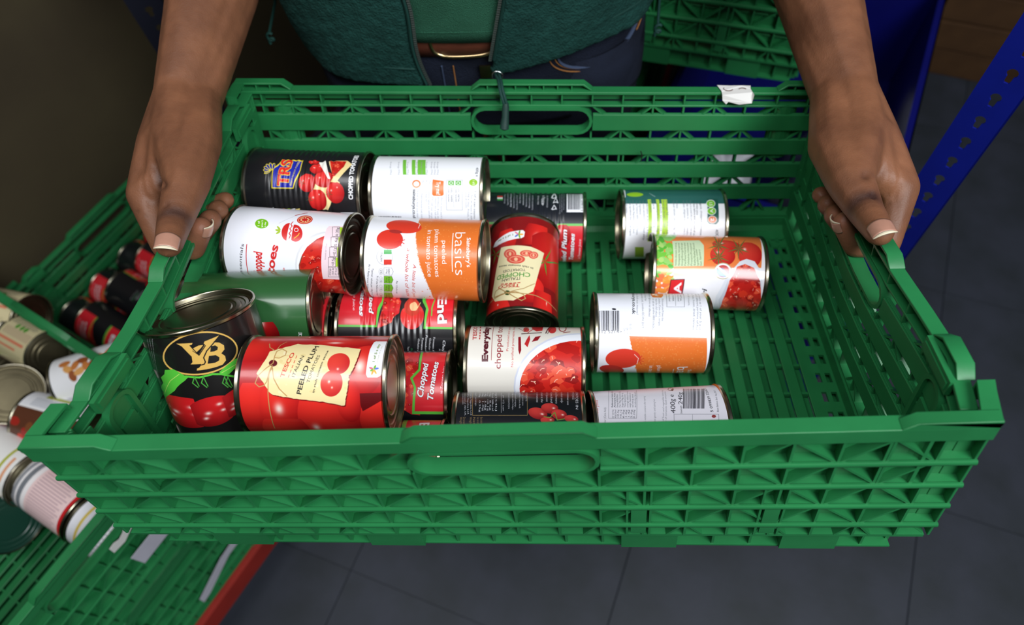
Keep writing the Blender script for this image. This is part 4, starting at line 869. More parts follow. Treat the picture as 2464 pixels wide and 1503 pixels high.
# 17 upright black tin with a gold oval
T = np.array((-245.5, -75.8, -20.0)); ax = np.array((-0.1413, 0.4077, 0.8970)); ax /= np.linalg.norm(ax); Bt = T - ax * 113
def pxl(p):
    v = CR.T @ (np.array(K(p)) - CAM); return (1232 + FPX * v[0] / -v[2], 751.5 - FPX * v[1] / -v[2])
l = Label(42.2, 105, 6, (22, 20, 20), pxl(T), pxl(Bt), crop=C5, ax=(T, Bt))
GOLD = (214, 172, 88)
l.ring(610, 712, 342, 196, 15, GOLD, -8)
l.poly([(392, 624), (540, 618), (534, 634), (516, 640), (596, 724), (652, 634), (640, 622), (648, 604), (786, 546), (700, 640), (640, 744), (634, 798), (654, 806), (522, 812), (540, 792), (532, 742), (440, 648)], GOLD)
l.poly([(578, 868), (580, 850), (600, 842), (612, 826), (640, 740), (660, 640), (720, 612), (780, 614), (824, 640), (828, 676), (800, 712), (834, 736), (842, 776), (812, 814), (752, 836), (670, 856)], GOLD)
l.poly([(706, 648), (744, 640), (768, 656), (764, 680), (736, 694), (700, 698)], (22, 20, 20)); l.poly([(688, 736), (748, 728), (782, 748), (780, 776), (746, 796), (676, 806)], (22, 20, 20))
l.poly([(542, 668), (592, 642), (636, 636), (616, 664), (576, 702), (560, 690)], GOLD); l.line([(516, 642), (598, 730), (656, 642)], 7, (22, 20, 20)); l.line([(786, 548), (668, 690), (640, 752), (656, 790), (646, 810), (580, 828)], 9, (22, 20, 20)); l.line([(540, 690), (596, 728)], 4, (22, 20, 20))
for t in ((430, 1240, 136, 200, 4), (716, 1240, 158, 210, -4), (946, 1140, 118, 210, -16)): l.tomato(*t, col=(206, 30, 34), dark=(120, 10, 16), hl=[(-.35, -.35, .1), (.1, -.4, .09), (.05, .15, .12), (.35, .3, .1)])
LF = (84, 190, 60)
l.poly([(290, 862), (370, 856), (430, 890), (500, 930), (470, 960), (430, 990), (400, 1020), (380, 1050), (340, 1080), (300, 1110), (268, 1190), (262, 1120), (280, 1060), (256, 1030), (276, 980), (254, 930), (286, 900)], LF); l.poly([(780, 880), (850, 820), (930, 760), (1060, 740), (1020, 800), (960, 830), (920, 850), (870, 900), (800, 906)], LF)
l.line([(290, 1080), (340, 960), (420, 900)], 5, (190, 220, 110)); l.line([(800, 890), (900, 830), (1000, 770)], 5, (190, 220, 110)); l.line([(480, 920), (600, 930), (720, 900), (800, 900), (960, 930)], 18, LF)
for x in (560, 640, 830, 860): l.line([(x, 920), (x - 20, 980), (x + 30, 1020)], 9, (70, 160, 60)); l.line([(x, 930), (x + 40, 1010)], 8, (70, 160, 60))
for i in range(3): l.fit('Ingredients: peeled plum tomatoes, tomato juice. Produce of Italy. Best before see lid', 128 + i * 22, 580, 236 + i * 22, 1340, 12, (200, 200, 206))
l.ring(258, 1385, 26, 20, 4, WH)
make_tin('tomato_tin', 'upright black tin with a gold oval and plum tomatoes, tilted in the front left corner', TINS, T, Bt, 42.2, l, 'label_gold_oval', coat=.45)

# tins of the bottom layer that carry the ones above
for i, (x, y, w_) in enumerate(((-276, 148, 'below the ribbed black tin with the blue shield'), (-166, 150, 'below the white tin with the orange speech bubble'), (-276, 72, 'below the white tin with the tomato bowl'), (-166, 74, 'below the orange tin, against its black neighbour'), (-282, -4, 'below the plain green tin'), (-168, -146, 'below the red tin with the cream tag'))):
    make_tin('tomato_tin', 'black and red tin hidden ' + w_, 'bottom layer of tins', (x + 4, y, -129), (x + 110, y, -129), 36.3, ee_mat, 'x', seg=40, spin=40)
# ------------------------------------------------------------------ the person holding the crate
person = empty('person', Matrix.Translation(Vector((-0.06, 0.36, 0))))
tag(person, 'person in green fleece, polo shirt and dark jeans gripping both ends of the crate', 'person')
PI_ = person.matrix_world.inverted()
ico = bmesh.new(); bmesh.ops.create_icosphere(ico, subdivisions=2, radius=1.0); ICO = [v.co.copy() for v in ico.verts]; ico.free()
body = bmesh.new()
def cone(p, r, q, s):
    "round cone between two joints (m, radii in mm)"
    b = bmesh.new(); r /= 1000; s /= 1000
    for v in ICO: b.verts.new(Vector(p) + v * r)
    for v in ICO: b.verts.new(Vector(q) + v * s)
    h = bmesh.ops.convex_hull(b, input=b.verts)
    bmesh.ops.delete(b, geom=[g for g in h['geom_interior'] if isinstance(g, bmesh.types.BMVert)], context='VERTS')
    me = bpy.data.meshes.new('t'); b.to_mesh(me); b.free(); body.from_mesh(me); bpy.data.meshes.remove(me)
def chain(pts):
    for (p, r), (q, s) in zip(pts, pts[1:]): cone(p, r, q, s)
J = {}
def hand(side, c):
    P = {k: PD(*v[:3]) for k, v in c.items()}; R_ = {k: v[3] for k, v in c.items()}
    def go(*ks): chain([(P[k], R_[k]) for k in ks])
    go('elbow', 'fore', 'wrist'); go('elbow', 'fore2', 'wrist2'); go('wrist', 'wrist2'); go('fore', 'fore2'); cone((P['fore'] + P['fore2']) / 2, R_['fore'] - 4, (P['wrist'] * .6 + P['wrist2'] * .4), 21.5); cone(P['elbow'], 44, (P['fore'] + P['fore2']) / 2, R_['fore'] - 4); cone(P['fore2'], R_['fore2'], P['wrist'], 20)
    go('wrist', 'cmc', 'mcp', 'ip', 'tip'); go('wrist2', 'thenar', 'mcp'); go('wrist', 'back', 'ix0'); go('wrist2', 'back'); go('cmc', 'web', 'ix0'); go('cmc', 'back'); go('thenar', 'back')
    st = Vector(RW @ np.array((0, 19.5, 0.5)) / 1000)
    for k in range(4):
        o = st * k; f = (1.0, 1.02, .97, .8)[k]; rr = (1.0, 1.0, .95, .84)[k]
        m0 = P['ix0'] + o * .82; m1 = P['ix1'] + o; m2 = P['ix2'] + o * .92; m3 = P['ix3'] + o * .92 - Vector(RW @ np.array((0, 0, 1.0)) / 1000) * (0, 7, 11, 15)[k]
        out = (P['ix0'] - P['thenar']).normalized() * (0, .003, .001, -.004)[k]
        chain([(m0 + out, R_['ix0'] * rr), (m1 + out, R_['ix1'] * rr), (m2, R_['ix2'] * rr), (m3, R_['ix3'] * rr)])
        w = P['wrist'].lerp(P['wrist2'], k / 4)
        if k: chain([(w, 19), (m0 + out, R_['ix0'] * rr)])
        if k: chain([(P['thenar'], 15), (m0, 12)])
    J[side] = P
hand('l', {'elbow': (560, -260, 735, 46), 'fore': (490, 0, 678, 34), 'fore2': (572, -10, 700, 20), 'wrist': (432, 235, 640, 22.5), 'wrist2': (478, 240, 650, 21),
           'cmc': (425, 320, 616, 23), 'thenar': (473, 335, 608, 21.5), 'back': (392, 350, 626, 22), 'web': (392, 430, 602, 15), 'mcp': (450, 440, 576, 18.2), 'ip': (417, 545, 551, 12.9), 'tip': (406, 588, 535, 10.6),
           'ix0': (347, 468, 606, 15), 'ix1': (396, 594, 606, 11), 'ix2': (464, 597, 603, 10.6), 'ix3': (484, 548, 588, 9.8)})
hand('r', {'elbow': (1880, -260, 735, 46), 'fore': (1978, 0, 678, 36), 'fore2': (1925, -10, 700, 24), 'wrist': (2052, 222, 628, 21.5), 'wrist2': (2006, 228, 638, 20.5),
           'cmc': (2068, 315, 602, 22.5), 'thenar': (2010, 350, 596, 22.5), 'back': (2108, 345, 612, 21), 'web': (2120, 425, 590, 15), 'mcp': (2046, 440, 562, 18.2), 'ip': (2085, 512, 539, 13.2), 'tip': (2117, 559, 516, 10.6),
           'ix0': (2168, 452, 592, 15), 'ix1': (2133, 590, 590, 11), 'ix2': (2060, 590, 586, 10.6), 'ix3': (2030, 536, 572, 9.6)})
def tz(x, y, z): return hz(x, y, z)
for sd, el, x in (('l', J['l']['elbow'], -235), ('r', J['r']['elbow'], 118)):
    chain([(el, 46), (tz(x, 385, 440), 58), (tz(-58 + (x + 58) * .6, 385, 455), 60)])
chain([(tz(-118, 345, -60), 88), (tz(2, 345, -60), 88), (tz(-118, 345, 120), 88), (tz(2, 345, 300), 90), (tz(-118, 345, 300), 90), (tz(-58, 350, 330), 92), (tz(-58, 385, 440), 80), (tz(-58, 388, 520), 52), (tz(-58, 380, 590), 50)])
for x in (-130, 14): chain([(tz(x, 348, -70), 86), (tz(x - 6, 375, -400), 62), (tz(x - 4, 385, -760), 42)])
me = bpy.data.meshes.new('body'); body.to_mesh(me); body.free()
tmp = bpy.data.objects.new('t', me); COL.objects.link(tmp)
rm = tmp.modifiers.new('r', 'REMESH'); rm.mode = 'VOXEL'; rm.voxel_size = 0.0021
sm = tmp.modifiers.new('s', 'SMOOTH'); sm.factor = .5; sm.iterations = 11
dg = bpy.context.evaluated_depsgraph_get(); me2 = bpy.data.meshes.new_from_object(tmp.evaluated_get(dg)); bpy.data.objects.remove(tmp)
me2.name = 'body'; me2.transform(PI_); me2.shade_smooth()
nv = len(me2.vertices); co = np.empty(nv * 3); me2.vertices.foreach_get('co', co); co = co.reshape(-1, 3) + np.array(person.location)
nr = np.empty(nv * 3); me2.vertices.foreach_get('normal', nr); nr = nr.reshape(-1, 3)
FOLD = {'l': (((374, 398, 590), (392, 448, 585), .0026, .0030, .45), ((392, 448, 585), (400, 496, 580), .0016, .0024, .3), ((330, 508, 590), (396, 492, 580), .0010, .0013, .25), ((352, 520, 590), (394, 500, 580), .0008, .0012, .2)),
        'r': (((2082, 376, 575), (2084, 424, 572), .0026, .0032, .5), ((2084, 424, 572), (2100, 470, 566), .0016, .0026, .35), ((2100, 466, 566), (2138, 470, 566), .0011, .0013, .3), ((2104, 476, 566), (2140, 488, 566), .0009, .0012, .25))}
tint = np.zeros(nv); disp = np.zeros(nv)
for sd in 'lr':
    P = {k: np.array(v) for k, v in J[sd].items()}
    ax = P['tip'] - P['ip']; ax /= np.linalg.norm(ax); d = co - P['ip']; t = d @ ax; r = np.linalg.norm(d - t[:, None] * ax, axis=1)
    vw = np.array(CAM) - P['ip']; vw /= np.linalg.norm(vw); face = np.clip(nr @ vw, 0, 1); near = r < .022
    tint += near * np.exp(-((t + .001) / .0062) ** 2) * 1.0 * face ** .5                                   # darker skin over the thumb joint
    for c, a, w in ((-.006, .8, .0013), (-.0025, 1.0, .0013), (.001, 1.3, .0014), (.0045, 1.0, .0013), (-.0095, .5, .0012)):
        disp -= near * a * .001 * np.exp(-((t - c - .0012 * np.sin(r * 900)) / w) ** 2) * face
    tint += .25 * np.exp(-(np.linalg.norm(co - P['web'] - vw * .012, axis=1) / .010) ** 2)
    tint -= .35 * np.exp(-(np.linalg.norm(co - P['ix3'], axis=1) / .014) ** 2)
    tint += .35 * np.exp(-((t - .0095) / .003) ** 2) * near * face
    for (a_, b_, dp, wd, tn) in FOLD[sd]:
        a_, b_ = np.array(PD(*a_)), np.array(PD(*b_)); ab = b_ - a_; tt = np.clip(((co - a_) @ ab) / (ab @ ab), 0, 1); vv = co - a_ - tt[:, None] * ab; vv -= (vv @ vw)[:, None] * vw
        r_ = np.linalg.norm(vv, axis=1); ok = (np.linalg.norm(co - (a_ + b_) / 2, axis=1) < .045) * (face > .05)
        disp -= ok * dp * np.exp(-(r_ / wd) ** 2); tint += ok * tn * np.exp(-(r_ / (wd * 1.6)) ** 2)
    dd = co - P['web']; e = P['ix0'] - P['mcp']; e /= np.linalg.norm(e)
    for k in range(5):                                                                                  # skin folds of the web
        c = P['mcp'] + (P['ix0'] - P['mcp']) * (.36 + .1 * k); q_ = P['ip'] - P['mcp']; q_ /= np.linalg.norm(q_); s_ = (co - c) @ e; l_ = (co - c) @ q_
        disp -= .0009 * np.exp(-(s_ / .0013) ** 2) * np.exp(-((l_ - .006) / .016) ** 2) * (np.linalg.norm(co - c, axis=1) < .045)
co2 = co + nr * disp[:, None] - np.array(person.location)
me2.vertices.foreach_set('co', co2.ravel())
at_ = me2.attributes.new('tint', 'FLOAT', 'POINT'); at_.data.foreach_set('value', np.clip(tint, -1, 1).astype(np.float32))
m, nt, b = nodes('brown_skin')
tc = N(nt, 'ShaderNodeTexCoord'); a_ = N(nt, 'ShaderNodeAttribute'); a_.attribute_name = 'tint'
nz = N(nt, 'ShaderNodeTexNoise'); nz.inputs['Scale'].default_value = 26; nz.inputs['Detail'].default_value = 6; nt.links.new(tc.outputs['Object'], nz.inputs['Vector'])
cr = N(nt, 'ShaderNodeValToRGB'); cr.color_ramp.elements[0].color = srgb((108, 69, 48)); cr.color_ramp.elements[0].position = .35; cr.color_ramp.elements[1].color = srgb((138, 91, 64)); cr.color_ramp.elements[1].position = .7
nt.links.new(nz.outputs['Fac'], cr.inputs[0])
mx = N(nt, 'ShaderNodeMix', data_type='RGBA'); mx.inputs[7].default_value = srgb((58, 36, 30)); nt.links.new(cr.outputs[0], mx.inputs[6]); nt.links.new(a_.outputs['Fac'], mx.inputs[0]); mx.clamp_factor = True
mul = N(nt, 'ShaderNodeMath', operation='MULTIPLY'); mul.inputs[1].default_value = -1; nt.links.new(a_.outputs['Fac'], mul.inputs[0])
mx2 = N(nt, 'ShaderNodeMix', data_type='RGBA'); mx2.inputs[7].default_value = srgb((196, 128, 104)); mx2.clamp_factor = True; nt.links.new(mul.outputs[0], mx2.inputs[0]); nt.links.new(mx.outputs[2], mx2.inputs[6])
nt.links.new(mx2.outputs[2], b.inputs['Base Color']); b.inputs['Roughness'].default_value = .52; b.inputs['Specular IOR Level'].default_value = .4
b.inputs['Subsurface Weight'].default_value = .08; b.inputs['Subsurface Radius'].default_value = (.006, .002, .001); b.inputs['Subsurface Scale'].default_value = 1.0
vo = N(nt, 'ShaderNodeTexVoronoi'); vo.feature = 'DISTANCE_TO_EDGE'; vo.inputs['Scale'].default_value = 420; nt.links.new(tc.outputs['Object'], vo.inputs['Vector'])
n2 = N(nt, 'ShaderNodeTexNoise'); n2.inputs['Scale'].default_value = 130; n2.inputs['Detail'].default_value = 6; nt.links.new(tc.outputs['Object'], n2.inputs['Vector'])
ad = N(nt, 'ShaderNodeMath', operation='MULTIPLY_ADD'); ad.inputs[1].default_value = .5; nt.links.new(n2.outputs['Fac'], ad.inputs[2]); nt.links.new(vo.outputs[0], ad.inputs[0])
bp = N(nt, 'ShaderNodeBump'); bp.inputs['Strength'].default_value = .28; bp.inputs['Distance'].default_value = .0011; nt.links.new(ad.outputs[0], bp.inputs['Height']); nt.links.new(bp.outputs[0], b.inputs['Normal'])
me2.materials.clear(); me2.materials.append(m); link('body', me2, person)

def nail(p0, p1, r, face, w, ln, name, base=.0, spread=1.05, offs=.0):
    "nail plate on the tip of the finger p0 -> p1, facing the direction face"
    a = (p1 - p0).normalized(); n = (face - a * face.dot(a)).normalized(); u = a.cross(n); q, t = MB(), MB(); rr = r / 1000
    def at(s, v, lift):
        th = s * spread * (1 - .06 * v); rad = rr + lift; bend = -.0012 * (v ** 2) * 2
        return p1 + a * (base + (v - .55) * ln) + u * (math.sin(th) * rad * w) + n * (math.cos(th) * rad + bend + offs) - Vector(person.location)
    q.grid(lambda i, j: at((i * 2 - 1) * (1 if .12 < j else .92), j * .86 + (.05 * (i * 2 - 1) ** 2 if j < .2 else 0), .0007), 13, 9)
    t.grid(lambda i, j: at((i * 2 - 1) * (1 - .22 * j), .86 + j * (.15 - .09 * (i * 2 - 1) ** 2), .0008), 13, 4)
    o = q.build(name, M['nail'], person, 1, 60); o2 = t.build('nail_edge', M['nail_tip'], o, 1, 60)
    for k in (o, o2): s = k.modifiers.new('s', 'SOLIDIFY'); s.thickness = .0008
    return o
for sd, sg in (('l', 1), ('r', -1)):
    P = J[sd]; c = Vector(CAM)
    nail(P['ip'], P['tip'], 10.6, (c - P['tip']).normalized() + Vector(RW @ np.array((0, .1, .5))), 1.0, .0165, 'thumb_nail', base=.0082, spread=.9)
    nail(P['ix2'], P['ix3'], 8.9, Vector(RW @ np.array((sg * 1.0, -.1, -.05))), .95, .0125, 'finger_nail', base=.004)

# ---- clothes
CX, CY = -58.0, 357.0
def ring_pt(a, rx, ry, z, n=2.3):
    "a = 0 at the belly, growing towards the photograph's right"
    s, c = math.sin(a), math.cos(a); k = (abs(s) ** n + abs(c) ** n) ** (-1 / n)
    return hz(CX + rx * k * s, CY - ry * k * c * (1 if c > 0 else .8), z) - Vector(person.location)
def ang_at(x, rx, ry):
    lo, hi = -1.5, 1.5
    for _ in range(40):
        mid = (lo + hi) / 2; s, c = math.sin(mid), math.cos(mid); k = (abs(s) ** 2.3 + abs(c) ** 2.3) ** (-1 / 2.3)
        if CX + rx * k * s < x: lo = mid
        else: hi = mid
    return lo
def shell(name, m, fn, nu, nv, th, wrap=False, smooth=50):
    q = MB(); q.grid(fn, nu, nv, wrap); o = q.build(name, m, person, 1, smooth)
    s = o.modifiers.new('s', 'SOLIDIFY'); s.thickness = th; s.offset = 0
    return o
# fleece: open in front between the two zip tapes
def fl_r(z):
    t = (z + 75) / 575; return 201 + 12 * math.sin(min(1, max(0, t)) * 3.1), 122 + 4 * math.sin(min(1, max(0, t)) * 3.1)
def zips(z):
    return -108 - .045 * (z + 70) + 3 * math.sin(z * .05), -28 + .24 * max(-25, min(z + 38, 120))
def fleece(i, j):
    z = -72 + j * 520; rx, ry = fl_r(z)
    if j > .86: f = (j - .86) / .14; rx *= 1 - .5 * f; ry *= 1 - .3 * f
    a0 = ang_at(zips(z)[1], rx, ry); a1 = ang_at(zips(z)[0], rx, ry) + 2 * math.pi; a = a0 + (a1 - a0) * i
    w = 1 + .012 * math.sin(a * 5 + z * .02) + .010 * math.sin(a * 11 - z * .05) * math.exp(-j * 3)
    hem = (3 * math.sin(a * 3 + 1) - 9 * math.exp(-((a - a0) / .25) ** 2)) * (1 - j * 3)
    return ring_pt(a, rx * w, ry * w, z + (hem if j < .33 else 0) + (1 - j) * 30 * math.exp(-((a - 1.0) / 1.1) ** 2))
jk = shell('fleece_jacket', M['fleece'], fleece, 150, 60, .007)
tx = bpy.data.textures.new('pile', 'CLOUDS'); tx.noise_scale = .006
sb = jk.modifiers.new('sub', 'SUBSURF'); sb.levels = sb.render_levels = 2
dm = jk.modifiers.new('pile', 'DISPLACE'); dm.texture = tx; dm.strength = .0022; dm.texture_coords = 'LOCAL'
for side in (0, 1):                                                     # zip tapes with a row of teeth
    q = MB(); tq = MB()
    zs = np.linspace(-68 if side else -38, 300, 90)
    pts = []
    for z in zs:
        rx, ry = fl_r(z); pts.append(ring_pt(ang_at(zips(z)[1 - side] if side == 0 else zips(z)[0], rx, ry), rx * 1.004, ry * 1.004, z))
    dx = Vector((-.004 if side == 0 else .004, 0, 0))
    q.tube([p + dx * .6 for p in pts], .0042, 6, flat=.5); q.build('zip_tape', M['fleece_trim'], jk, 1, 40)
    L_ = sum((b_ - a_).length for a_, b_ in zip(pts, pts[1:])); n = int(L_ / .0026); k = 0
    for i in range(n):
        t = i / n * (len(pts) - 1); p = pts[int(t)].lerp(pts[min(int(t) + 1, len(pts) - 1)], t % 1) + dx * 1.6 + Vector((0, -.002, 0))
        tq.box(p.x - .0015, p.x + .0015, p.y - .0012, p.y + .0012, p.z - .0007, p.z + .0007)
    tq.build('zip_teeth', M['zip_teeth'], jk)['kind'] = 'stuff'
# loose hem seam
q = MB(); q.tube([ring_pt(a, fl_r(-52)[0] * 1.014, fl_r(-52)[1] * 1.014, -48 + 30 * math.exp(-((a - 1.0) / 1.1) ** 2)) for a in np.linspace(ang_at(-24, 200, 133), ang_at(-112, 200, 133) + 2 * math.pi, 90)], .0012, 6); q.build('hem_seam', M['fleece_trim'], jk, 1, 60)
for side, (x0, y0) in enumerate(((656, 45), (1583, 15))):               # drawcords at the sides
    q = MB(); top = PD(*((662, -60, 800), (1578, -60, 790))[side]) - Vector(person.location); kn = PD(*((648, 78, 780), (1583, 58, 770))[side]) - Vector(person.location)
    q.tube([top, top.lerp(kn, .5) + Vector((.003, 0, 0)), kn], .0017, 6); q.tube([kn + Vector((.003 * math.cos(t * 2), -.003, -t * .0022 + .003 * math.sin(t * 2))) for t in np.linspace(0, 5, 24)], .0018, 6)
    q.build('drawcord', M['fleece_trim'], jk, 1, 60)
# polo shirt
shell('polo_shirt', M['polo'], lambda i, j: ring_pt(i * 2 * math.pi, 191.5 + 1.2 * math.sin(i * 40 + j * 5), 118.2 + .5 * math.sin(i * 31 + j * 6), -19 + 6 * math.sin(i * 6.28 + 3.3) + j * 470), 120, 40, .003, True)
pseam = MB(); pseam.tube([ring_pt(a, 192.5, 119.8, -6 + 6 * math.sin(a + 3.3)) for a in np.linspace(-1.2, 1.2, 60)], .0006, 5); pseam.build('polo_hem_seam', M['polo'], person, 1, 60)
# belt and buckle
belt = shell('belt', M['leather'], lambda i, j: ring_pt(i * 2 * math.pi, 188.5, 115.2, -38 + j * 34), 120, 4, .004, True)
q = MB(); bk = []
for t in np.linspace(0, 2 * math.pi, 40, False):
    k = (abs(math.cos(t)) ** 3.4 + abs(math.sin(t)) ** 3.4) ** (-1 / 3.4); x = -60 + 33 * k * math.cos(t); z = -19 + 20 * k * math.sin(t); bk.append(ring_pt(ang_at(x, 188, 115), 190, 116.6, z))
q.tube(bk, .0022, 8, True); q.build('belt_buckle', M['brass'], belt, 1, 60)
# jeans
def legs(side):
    def f(i, j):
        a = i * 2 * math.pi; z = -95 - j * 690; x = CX + side * (98 - 10 * j); r = 94 - 32 * min(1, j * 1.6) + 6 * math.sin(j * 9)
        return hz(x + r * math.sin(a) * .98, CY - 4 - r * 1.0 * math.cos(a) * (1 - .06 * j), z + (0 if j else 25)) - Vector(person.location)
    return f
jeans = shell('jeans', M['denim'], lambda i, j: ring_pt(i * 2 * math.pi, 186 + 8 * j + 1.5 * math.sin(i * 44 + j * 7), 113 - 4 * j + 1.2 * math.sin(i * 50 - j * 9), -30 - j * 118), 120, 20, .003, True)
for sd in (-1, 1): shell('jeans_leg', M['denim'], legs(sd), 48, 30, .003, True)
def on_jeans(x, z, k=1.012):
    j = (-30 - z) / 118; rx, ry = 186 + 8 * j, 113 - 4 * j
    return ring_pt(ang_at(x, rx, ry), rx * k + 1.2, ry * k + 1.2, z)
q = MB(); q.tube([on_jeans(-86 + .03 * (z + 40), z) for z in np.linspace(-52, -135, 14)], .0016, 6, flat=.6); q.build('fly_seam', M['denim_edge'], jeans, 1, 60)
q = MB(); q.tube([on_jeans(-74 + .03 * (z + 40), z) for z in np.linspace(-52, -135, 14)], .0007, 5); q.build('fly_stitching', M['thread'], jeans, 1, 60)
q = MB(); q.box(-.006, .006, -.001, .001, -.008, .008); lt = q.build('jeans_tag', M['brass'], jeans); lt.location = on_jeans(-42, -60, 1.03)
pk = lambda t, o: on_jeans(74 + 42 * math.cos(t) * (1 + o), -54 + 26 * math.sin(t) * (1 + o), 1.012)
q = MB(); q.tube([pk(t, 0) for t in np.linspace(math.pi, 2 * math.pi, 30)], .0022, 6, flat=.6); q.build('pocket_edge', M['denim_edge'], jeans, 1, 60)
q = MB(); q.tube([pk(t, .07) for t in np.linspace(math.pi, 2 * math.pi, 30)], .0007, 5); q.tube([pk(t, .2) for t in np.linspace(math.pi, 2 * math.pi, 30)], .0007, 5); q.build('pocket_stitching', M['thread'], jeans, 1, 60)
for sd in (-1, 1):
    q = MB(); q.grid(lambda i, j: hz(CX + sd * 88 + 46 * math.cos(i * 6.2832) * (1 - .75 * (j > .6) * (j - .6) / .4), CY - 90 + 135 * math.sin(i * 6.2832) * (1 - .5 * (j > .4) * (j - .4)), -849 + 105 * j * (1 if math.sin(i * 6.2832) > -.2 else .62)) - Vector(person.location), 32, 12, True)
    q.build('shoe', M['shoe'], person, 1, 60)
# zip slider with its cord, hanging over the crate's back rim
sp = PD(1187, 152, 752); q = MB()
off = Vector(person.location)
def ov(dx, dy, dz): return sp + Vector((dx, dy, dz)) / 1000 - off
q.tube([ov(-6, -2, 14), ov(-7, -4, 4), ov(-4, -4, -14), ov(4, -4, -15), ov(7, -4, 2), ov(3, -2, 14)], .0024, 8, True, .7); q.tube([ov(-5, -5, 12), ov(-3, -9, 4), ov(0, -9, -8), ov(3, -9, 3), ov(5, -5, 12)], .0017, 8, True)
q.box(*(lambda p: (p.x - .005, p.x + .005, p.y - .002, p.y + .004, p.z - .012, p.z + .010))(ov(0, -1, 0)))
sl = q.build('zip_slider', M['steel'], jk, 1, 50)
q = MB(); c_ = PD(1197, 184, 708) - off; q.tube([c_ + Vector((.0055 * math.cos(t), .0015 * math.sin(t), .0055 * math.sin(t))) for t in np.linspace(0, 6.28, 22, False)], .0009, 6, True); q.build('pull_ring', M['steel'], sl, 1, 60)
a0, a1, a2, a3 = PD(1188, 160, 738) - off, PD(1202, 192, 694) - off, PD(1207, 220, 684) - off, PD(1216, 250, 692) - off
q = MB()
for dx in (-.0014, .0014): d_ = Vector((dx, 0, 0)); q.tube([a0 + d_ * 2.2, a1 + d_ * .8, a2 + d_, a3 + d_], .0014, 6)
q.build('pull_cord', M['fleece_trim'], sl, 1, 60)
b0, b1, b2 = PD(1217, 248, 692) - off, PD(1216, 282, 700) - off, PD(1213, 313, 706) - off
q = MB(); q.tube([b0, b0.lerp(b1, .3), b1, b1.lerp(b2, .5), b2.lerp(b1, .12), b2], [.0028, .0036, .0036, .0044, .0046, .002], 12); q.build('pull_grip', M['rubber'], sl, 1, 60)
# ------------------------------------------------------------------ the room behind: stacked crates, tins, totes, shelving
YAW = math.radians(-29.9)
def crate_at(x, y, base, yaw, label):
    c = copy_tree(proto); c['label'] = label; c.location = hz(x, y, base); c.rotation_euler = (0, 0, yaw); return c
LXv = np.array([math.cos(YAW), math.sin(YAW)]); LYv = np.array([-math.sin(YAW), math.cos(YAW)])
B0, A0 = np.array([-788.8, -51.8]), np.array([-587.4, 298.4])
crB = crate_at(*B0, -530, YAW, 'green crate of mixed tins at the lower left, its slatted floor half bare')
crB2 = crate_at(*B0, -717, YAW, 'green crate at the bottom of the lower left stack, with one paper strip')
crA = crate_at(*A0, -717, YAW, 'green crate full of matching black and red tins, under the left hand')
gy = math.radians(-16.7); GX, GY = np.array([math.cos(gy), math.sin(gy)]), np.array([-math.sin(gy), math.cos(gy)])
g0 = np.array([357, 380]) - GX * 300 + GY * 200
crG = crate_at(*g0, -240, gy, 'green crate on top of the stack behind the person, right of the fleece')
g1 = np.array([120, 428]) - GX * 200 + GY * 430
for k in range(3): crate_at(*g1, -240 - 187 * (k + 1), gy + math.pi / 2, ('green crate set crosswise right under the top crate behind the person', 'middle green crate of the crosswise stack behind the person', 'lowest green crate of the crosswise stack behind the person')[k])

def dolly(x, y, yaw, top, label, lx=604, ly=398):
    r = empty('crate_dolly', Matrix.Translation(hz(x, y, -850)) @ Matrix.Rotation(yaw, 4, 'Z')); tag(r, label, 'dolly')
    h = top + 850; q = MB(); X, Y = lx / 2, ly / 2
    for a, b in ((-X, -X + 40), (X - 40, X)): q.box(a, b, -Y, Y, h - 46, h)
    for a, b in ((-Y, -Y + 40), (Y - 40, Y)): q.box(-X + 40, X - 40, a, b, h - 46, h)
    q.box(-20, 20, -Y + 40, Y - 40, h - 40, h - 4); q.build('frame', M['red'], r, .001)
    if h > 70:
        w = MB(); w.tube([(0, -11, 0), (0, 11, 0)], 30, 20); me = w.mesh('wheel', M['black'], .001, 40)
        f = MB(); f.box(-16, 16, -16, -13, -6, h - 76); f.box(-16, 16, 13, 16, -6, h - 76); f.box(-22, 22, -20, 20, h - 78, h - 74)
        fm = f.mesh('fork', M['steel'], .001)
        for sx in (-1, 1):
            for sy in (-1, 1):
                o = link('wheel', me, r); o.location = (sx * (X - 50) / 1000, sy * (Y - 50) / 1000, .0305); p = link('fork', fm, r); p.location = o.location
    return r
dolly(*B0, YAW, -717, 'red wheeled dolly under the lower left crate stack')
dolly(*A0, YAW, -717, 'red wheeled dolly under the crates of black and red tins')
dolly(*g1, gy, -801, 'low red dolly under the crates behind the person', 406, 606)

# paper strips stuck on the crates
def strip(crate, wall, name, pts, x, m, lab):
    w = [c for c in kids(crate) if c.name.startswith(wall)][0]; q = MB(square); n = len(pts)
    q.add([(x, y, z) for y, z in pts] + [(x + .5, y, z) for y, z in pts], [tuple(range(n)), tuple(range(n, 2 * n))[::-1]] + [(i, (i + 1) % n, n + (i + 1) % n, n + i) for i in range(n)])
    o = q.build(name, m, w, .001); o['label'] = lab
strip(crB, 'right_wall', 'paper_label', [(88, -12), (62, -20), (44, -34), (36, -37), (30, -33), (22, -34), (20, -47), (36, -50), (62, -38), (88, -30)], 298.6, M['paper'], 'torn white paper label')
strip(crB, 'right_wall', 'paper_label', [(84, -84), (20, -84), (20, -118), (84, -118)], 298.6, M['grey_paper'], 'grey-white paper label')
strip(crB2, 'right_wall', 'paper_label', [(96, -92), (60, -96), (-4, -122), (-6, -140), (10, -138), (70, -112), (96, -112)], 298.6, M['grey_paper'], 'long curling paper strip')
w = [c for c in kids(crG) if c.name.startswith('front_wall')][0]
